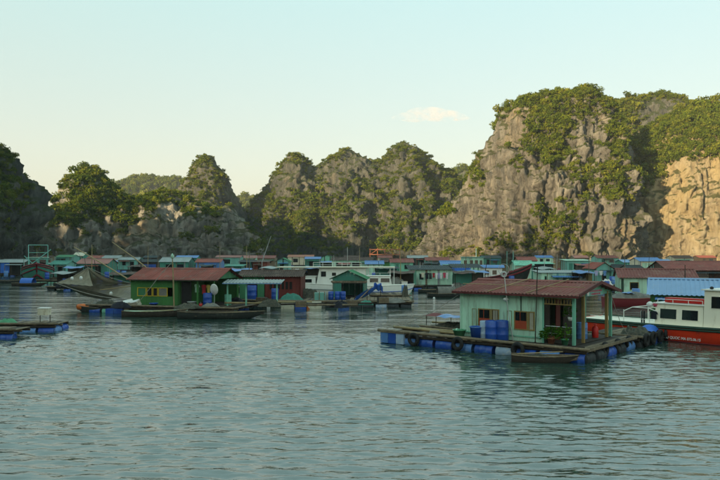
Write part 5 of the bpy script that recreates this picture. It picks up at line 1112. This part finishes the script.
# masts and derricks over the roofs
for k, (xa, ya, xb, yb_, d, lab) in enumerate(((262, 262, 271, 236, 100, 'slanting grey derrick pole over the maroon shed'), (141, 268, 141, 249, 95, 'upright mast behind the left end of the rusty roof'), (158, 268, 158, 252, 90, 'thin mast with green float behind the rusty roof'), (420, 272, 420, 262, 88, 'thin pole on the roof of the laundry house'), (685, 282, 685, 265, 62, 'dark pole behind the broad pale blue roof'))):
    z0 = gz(ya, d); p = thing('mast', lab, 'mast', (gx(xa, d), d, 0)); MB().tube([(0, 0, 0), (0, 0, z0), (gx(xb, d)-gx(xa, d), 0, gz(yb_, d))], [.07, .06, .03], 6).build('pole', (STEEL, WOODD, WOOD, STEEL, WOODD)[k], p)
    MB().lathe([(.09, 0), (.09, .3)], 8, (0, 0, -.1)).build('foot', WOODD, p)
# rafts and moored sampans between the rows
FR = [(62, 281, 7, 'dark raft below the lift net corner'), (150, 279, 9, 'hidden raft behind the rusty roof'), (300, 284, 8, 'low raft behind the red brown house'), (345, 280, 9, 'raft behind the green gabled hut'), (600, 286, 7, 'raft behind the teal house gable'), (648, 304, 5, 'dark raft behind the awning frame')]
for x, y, L_, lab in FR: platform('floating_raft', lab, G(x, y), 0, -L_/2, L_/2, -1, 2.5, .4, 'front', .4, fine=False)
FS = [(12, 283, 3.6, 'dark sampan near the left edge before the grey roofed house'), (67, 286, 3.4, 'small sampan below the left net corner'), (112, 277, 4, 'sampan behind the net ropes'), (225, 288, 4, 'sampan behind the satellite dish'), (380, 283, 3.6, 'sampan behind the small white boat'), (430, 293, 2.6, 'small skiff before the laundry house'), (506, 283, 4, 'sampan below the raised red bow')]
for x, y, L_, lab in FS: sampan(lab, G(x, y), rnd(-.3, .3), L_, 1.0, random.choice([WOODD, BLACKHULL, TEAL_D]), WOOD, oar=False)
# loose drums, crates and bundles on the far decks
spots = [(6, 277, 'at the left edge'), (47, 279, 'right of the red hulled boat'), (64, 277, 'left of the net peak'), (118, 276, 'between pole and rusty roof'), (124, 277, 'below the slanting pole'), (130, 276, 'left of the rusty roof'), (60, 276, 'before the small turquoise house'), (374, 279, 'behind the blue tarpaulin'), (388, 280, 'left of the pots'), (400, 278, 'beside the white foam box'), (488, 281, 'behind the loop aerial'), (496, 281, 'right of the loop aerial'), (636, 300, 'on the grey tarpaulin boat deck'), (612, 284, 'below the turquoise gable'), (606, 285, 'before the turquoise gable')]
for k, (x, y, lab) in enumerate(spots):
    p = G(x, y, .45)
    if k % 3 == 2: heap('bundle', 'small mixed bundle '+lab, 'bundle', p, .7, .5, .7, (NETPILE, GREYCLOTH, BLUEL, TEAL_D, WHITECLOTH)[k % 5], 0, 40+k)
    else: drum(('bright blue' if k % 2 else 'faded blue')+' drum '+lab, p, (DRUM_L, DRUM_B)[k % 2], 1.1)
# left foreground raft
lr = platform('floating_raft', 'weathered plank raft with blue drums at the left edge of the foreground', (gx(10, 40), 40, 0), R(3), -3.5, 2.75, -.6, 1.6, .42, 'front right', .25, drumset=[DRUM_B, DRUM_L, DRUM_B], tag_cat='raft')
platform('floating_raft', 'dark nearer raft cut off by the left edge', (gx(-6, 37.2), 37.2, 0), R(-2), -2.5, 1.5, -.9, .9, .45, 'front', .25, drumset=[DRUM_G, DRUM_B], tag_cat='raft')
lw_ = thing('foam_box', 'white foam box propped on sticks at the end of the left raft', 'box', (gx(44.5, 40.4), 40.4, .45)); MB().box((-.3, -.22, .42), (.3, .22, .78)).build('body', FOAM, lw_); MB().box((-.32, -.24, .785), (.32, .24, .84)).build('lid', WHITEPL, lw_)
for x in (-.25, .32): MB().tube([(x, 0, 0), (x, 0, .42)], .025, 6).build('stick', WOODD, lw_)
heap('net_bundle', 'green net bundle on the left foreground raft', 'netting', (gx(7, 39.8), 39.8, .42), .55, .4, .28, GREENPL, 0, 60)
bz = thing('buoy', 'small white buoy floating before the laundry house', 'buoy', (*G(434, 299)[:2], -.06)); bz.scale = (.6, .6, .6); MB().lathe([(.02, 0), (.16, .06), (.2, .2), (.14, .34), (.04, .4)], 12).build('body', WHITEPL, bz, True); MB().torus((0, 0, .42), .05, .012, 'y', 10, 5).build('eye', STEEL, bz)


# ------------------------------------------------------------------ clutter of the far rows
rc = random.Random(21)
RAFTS = [(30, 272, 8), (92, 281, 8), (112, 270, 9), (133, 281, 6), (205, 279, 9), (243, 290, 7), (272, 270, 9), (312, 272, 8), (352, 275, 9), (396, 271, 8), (436, 275, 8), (478, 276, 7), (488, 289, 5), (528, 287, 6), (556, 273, 8), (590, 278, 7), (604, 292, 6), (628, 288, 5), (655, 276, 7), (692, 276, 7), (75, 290, 6), (110, 291, 6), (238, 285, 6), (268, 284, 6), (325, 284, 6), (372, 284, 6), (392, 289, 5), (466, 292, 5)]
MARK = ['behind the bow on fishing boat', 'under the faded pink roof', 'far off right of the lift net', 'left of the rusty roofed green house', 'behind the blue walled house', 'behind the pale blue awning', 'far off above the maroon shed', 'far off above the white boat', 'behind the green gabled hut', 'under the orange scaffold', 'far off behind the laundry house', 'behind the turquoise wheelhouse boat', 'behind the round loop aerial', 'behind the maroon ridge', 'far off above the long teal house', 'left of the red roofed gable', 'behind the teal house gable', 'before the beige gable', 'above the blue tarpaulin wall', 'below the big red roof', 'below the net peak', 'below the right net ropes', 'behind the awning posts', 'behind the red brown house roof', 'between the white boat and the green hut', 'left of the small white boat cabin', 'right of the small white boat', 'before the orange bundle']
DK = [NETPILE, GREYCLOTH, DARKCLOTH, WOODD, TEAL_D, BLUEL, NETPILE, MAROONTARP, TARP]
pole_me = [MB().tube([(0, 0, 0), (.03, 0, h*.5), (rc.uniform(-.4, .4), 0, h)], [.06, .05, .03], 5).mesh('mast_pole', m) for h, m in ((3.2, WOODD), (4.2, WOOD), (3.7, STEEL), (5.0, BAMBOO), (2.8, TEAL_D))]
crate_me = {}
for ri, (x, y, L_) in enumerate(RAFTS):
    p = G(x, y); r_ = platform('floating_raft', 'low dark working raft '+MARK[ri], p, rc.uniform(-.12, .12), -L_/2, L_/2, -1.0, 2.0, .38, 'front', .45, fine=False, group='working rafts between the far houses', skip=(1, 3))
    for k in range(5):
        lx, ly = rc.uniform(-L_*.45, L_*.45), rc.uniform(-.6, 1.6); q = (p[0]+lx, p[1]+ly, .38); kd = (k+ri*2) % 5
        if kd == 0:
            o = heap('net_heap', 'heap of nets and sheets on the raft '+MARK[ri], 'netting', q, rc.uniform(.6, 1.2), rc.uniform(.5, .8), rc.uniform(.5, 1.1), DK[(ri+k) % len(DK)], rc.uniform(0, 3), 80+ri*5+k, 'heaps on the far rafts')
        elif kd == 1:
            drum('small blue drum on the raft '+MARK[ri], q, rc.choice([DRUM_B, DRUM_L, DRUM_B]), rc.uniform(.9, 1.2), 'drums on the far rafts')
        elif kd == 2:
            t = thing('mast', 'thin pole rising from the raft '+MARK[ri], 'pole', q, rc.uniform(0, 6), 'thin poles over the far rafts'); link('pole', rc.choice(pole_me), t); MB().lathe([(.1, 0), (.1, .2)], 7).build('foot', WOODD, t)
        elif kd == 3:
            t = thing('crate', 'small lidded crate on the raft '+MARK[ri], 'crate', q, rc.uniform(-.5, .5), 'crates on the far rafts'); a = rc.uniform(.3, .5)
            MB().box((-a, -.3, 0), (a, .3, .38)).build('body', rc.choice([FOAM, WHITEPL, BLUE, WOOD, GREENPL]), t); MB().box((-a-.02, -.32, .385), (a+.02, .32, .44)).build('lid', rc.choice([FOAM, WOOD, WHITEPL]), t)
        else:
            t = thing('lean_to', 'sheet shelter on sticks over the raft '+MARK[ri], 'shelter', q, rc.uniform(-.3, .3), 'sheet shelters on the far rafts'); a = rc.uniform(.9, 1.6); h = rc.uniform(1.5, 2.0); s1 = rc.uniform(0, 6)
            for sx_1 in (-a, a):
                for sy_1 in (-.7, .7): MB().tube([(sx_1, sy_1, 0), (sx_1, sy_1, h+sy_1*.12)], .04, 5).build('stick', WOODD, t)
            MB().grid(lambda u, w2: (-a-.2+(2*a+.4)*u, -.9+1.8*w2, h+.06+(w2-.5)*.25+.06*math.sin(u*8+s1)), 10, 5).build('sheet', rc.choice([DARKROOF, BROWNROOF, RUST, GREYROOF, BLUEROOF]), t)
            MB().grid(lambda u, w2: (-a+2*a*u, .75, .1+(h-.2)*w2), 6, 3).build('back_sheet', rc.choice([GREYCLOTH, WOODD, TEAL_D, NETPILE]), t)
for k, (x, y, lb) in enumerate(((28, 286, 'covered sampan just below the bow on fishing boat'), (108, 272, 'covered sampan far behind the lift net'), (258, 277, 'covered sampan behind the red brown house'), (364, 287, 'covered sampan behind the small white boat cabin'), (446, 297, 'covered sampan before the open shed'), (480, 296, 'covered sampan left behind the maroon roof'), (540, 284, 'covered sampan behind the maroon ridge'), (622, 281, 'covered sampan before the beige gable'))):
    t = sampan(lb, G(x, y), rc.uniform(-.4, .4), rc.uniform(3.6, 4.6), 1.15, rc.choice([WOODD, BLACKHULL, TEAL_D, DARKRED]), WOODD, oar=False)
    MB().grid(lambda u, w2: (-.9+1.8*u, .52*math.cos(math.pi*(1-w2)), .3+.75*math.sin(math.pi*w2)), 8, 10).build('arched_cover', rc.choice([GREYCLOTH, BROWNROOF, TARP, TEAL_D, NETPILE]), t, True)
# small things on the nearer decks
for k, (x, y, z, kd, lb) in enumerate(((187, 308, .52, 'heap', 'low sack heap before the green house door'), (228, 305, .52, 'drum', 'dull drum left of the pale blue awning posts'), (236, 303, .52, 'heap', 'dark bundle between the awning posts'), (262, 303, .52, 'crate', 'weathered crate below the red slatted wall'), (290, 300, .52, 'heap', 'long dark heap under the red brown windows'), (270, 306, .52, 'heap', 'flat net pile on the log platform edge'), (301, 307, .52, 'crate', 'small wooden crate at the log platform edge'), (340, 307, .52, 'heap', 'brown net pile before the three blue tubs'), (352, 306, .52, 'crate', 'low box right of the three blue tubs'), (366, 304, .6, 'heap', 'dark heap below the blue tarpaulin'), (383, 303, .6, 'crate', 'weathered crate on the dark raft'), (394, 302, .6, 'heap', 'grey rope heap on the dark raft'), (120, 307, .52, 'heap', 'pale sack pile at the platform corner by the net'))):
    p = G(x, y, z)
    if kd == 'heap': heap('clutter_heap', lb, 'nets', p, rc.uniform(.5, 1.0), .4, rc.uniform(.25, .55), DK[k % 5], rc.uniform(-.3, .3), 200+k)
    elif kd == 'drum': drum(lb, p, DRUM_G, .9)
    else:
        t = thing('crate', lb, 'crate', p, rc.uniform(-.4, .4))
        for s in range(4): MB().box((-.4, -.28, .02+s*.11), (.4, -.255, .11+s*.11)).build('slat', WOOD, t)
        MB().box((-.4, -.25, 0), (.4, .28, .44)).build('body', WOODD, t)
cl = thing('rope_coil', 'grey rope coil on the platform left of the teal house', 'rope', ml(-1.1, -.6, .05))
for k in range(3): MB().torus((0, 0, .03+k*.05), .24-.02*k, .03, 'z', 20, 6).build('turn', ROPE, cl, True)
heap('clutter_heap', 'dark net and plank heap on the platform left part', 'nets', ml(-2.1, 2.6, .04), 1.1, .6, .25, NETPILE, MH, 230)
heap('clutter_heap', 'small grey net pile beside the maroon awning', 'nets', ml(-3.2, .6, .06), .5, .35, .2, GREYCLOTH, MH, 231)
for k, (a, b2) in enumerate(((ml(-3.9, -.8, .1), ml(-.2, .05, 1.9)), (ml(6.2, 4.6, .1), ml(5.6, 4.1, 2.0)))):
    t = thing('mooring_rope', ('slack rope from the platform end up to the house corner', 'slack rope from the porch eave to the walkway')[k], 'rope', a); dv_ = Vector(b2)-Vector(a)
    MB().tube([dv_*s/8-Vector((0, 0, .25*math.sin(math.pi*s/8))) for s in range(9)], .012, 5).build('strand', ROPE, t)

# ------------------------------------------------------------------ cloud and haze
def volmat(name, col, dens, aniso=0.0, noise=None):
    m = bpy.data.materials.new(name); m.use_nodes = True; n = m.node_tree.nodes; l = m.node_tree.links
    for x in list(n):
        if x.type == 'BSDF_PRINCIPLED': n.remove(x)
    o = [x for x in n if x.type == 'OUTPUT_MATERIAL'][0]; v = n.new('ShaderNodeVolumePrincipled'); v.inputs['Color'].default_value = (*col, 1); v.inputs['Density'].default_value = dens; v.inputs['Anisotropy'].default_value = aniso
    l.new(v.outputs[0], o.inputs['Volume']); return m
HAZE_DENSITY = 0.00012
hz = MB().box((-700, -400, -4), (700, 1000, 125)).build('haze', volmat('haze_air', (.86, .90, .94), HAZE_DENSITY)); tag(hz, 'thin pale haze filling the bay air', None, kind='stuff')

def cloud():
    d = 3000.0; bmv = MB(); rr = random.Random(4)
    for k in range(9):
        f = k/8; x = gx(398+66*f, d); z = gz(118.5-4*math.sin(math.pi*f)-1.5*f+rr.uniform(-1, 1), d); a = (26+34*math.sin(math.pi*f))*rr.uniform(.9, 1.2)
        bmv.lathe([(max(.5, a*1.25*math.sin(math.pi*j/8)), -a*.36*math.cos(math.pi*j/8)) for j in range(9)], 14, (x, d+rr.uniform(-30, 30), z))
    m = volmat('cloud_vapour', (.97, .76, .70), .006)
    n = m.node_tree.nodes; l = m.node_tree.links; vp = [q for q in n if q.type == 'PRINCIPLED_VOLUME'][0]
    g = n.new('ShaderNodeNewGeometry'); t = n.new('ShaderNodeTexNoise'); t.inputs['Scale'].default_value = .018; t.inputs['Detail'].default_value = 5; l.new(g.outputs['Position'], t.inputs['Vector'])
    r = n.new('ShaderNodeMapRange'); r.inputs['From Min'].default_value = .42; r.inputs['From Max'].default_value = .7; r.inputs['To Max'].default_value = .009; l.new(t.outputs['Fac'], r.inputs['Value']); l.new(r.outputs[0], vp.inputs['Density'])
    o = bmv.build('cloud', m); tag(o, 'small pinkish cloud alone in the pale sky', 'cloud'); return o
cloud()
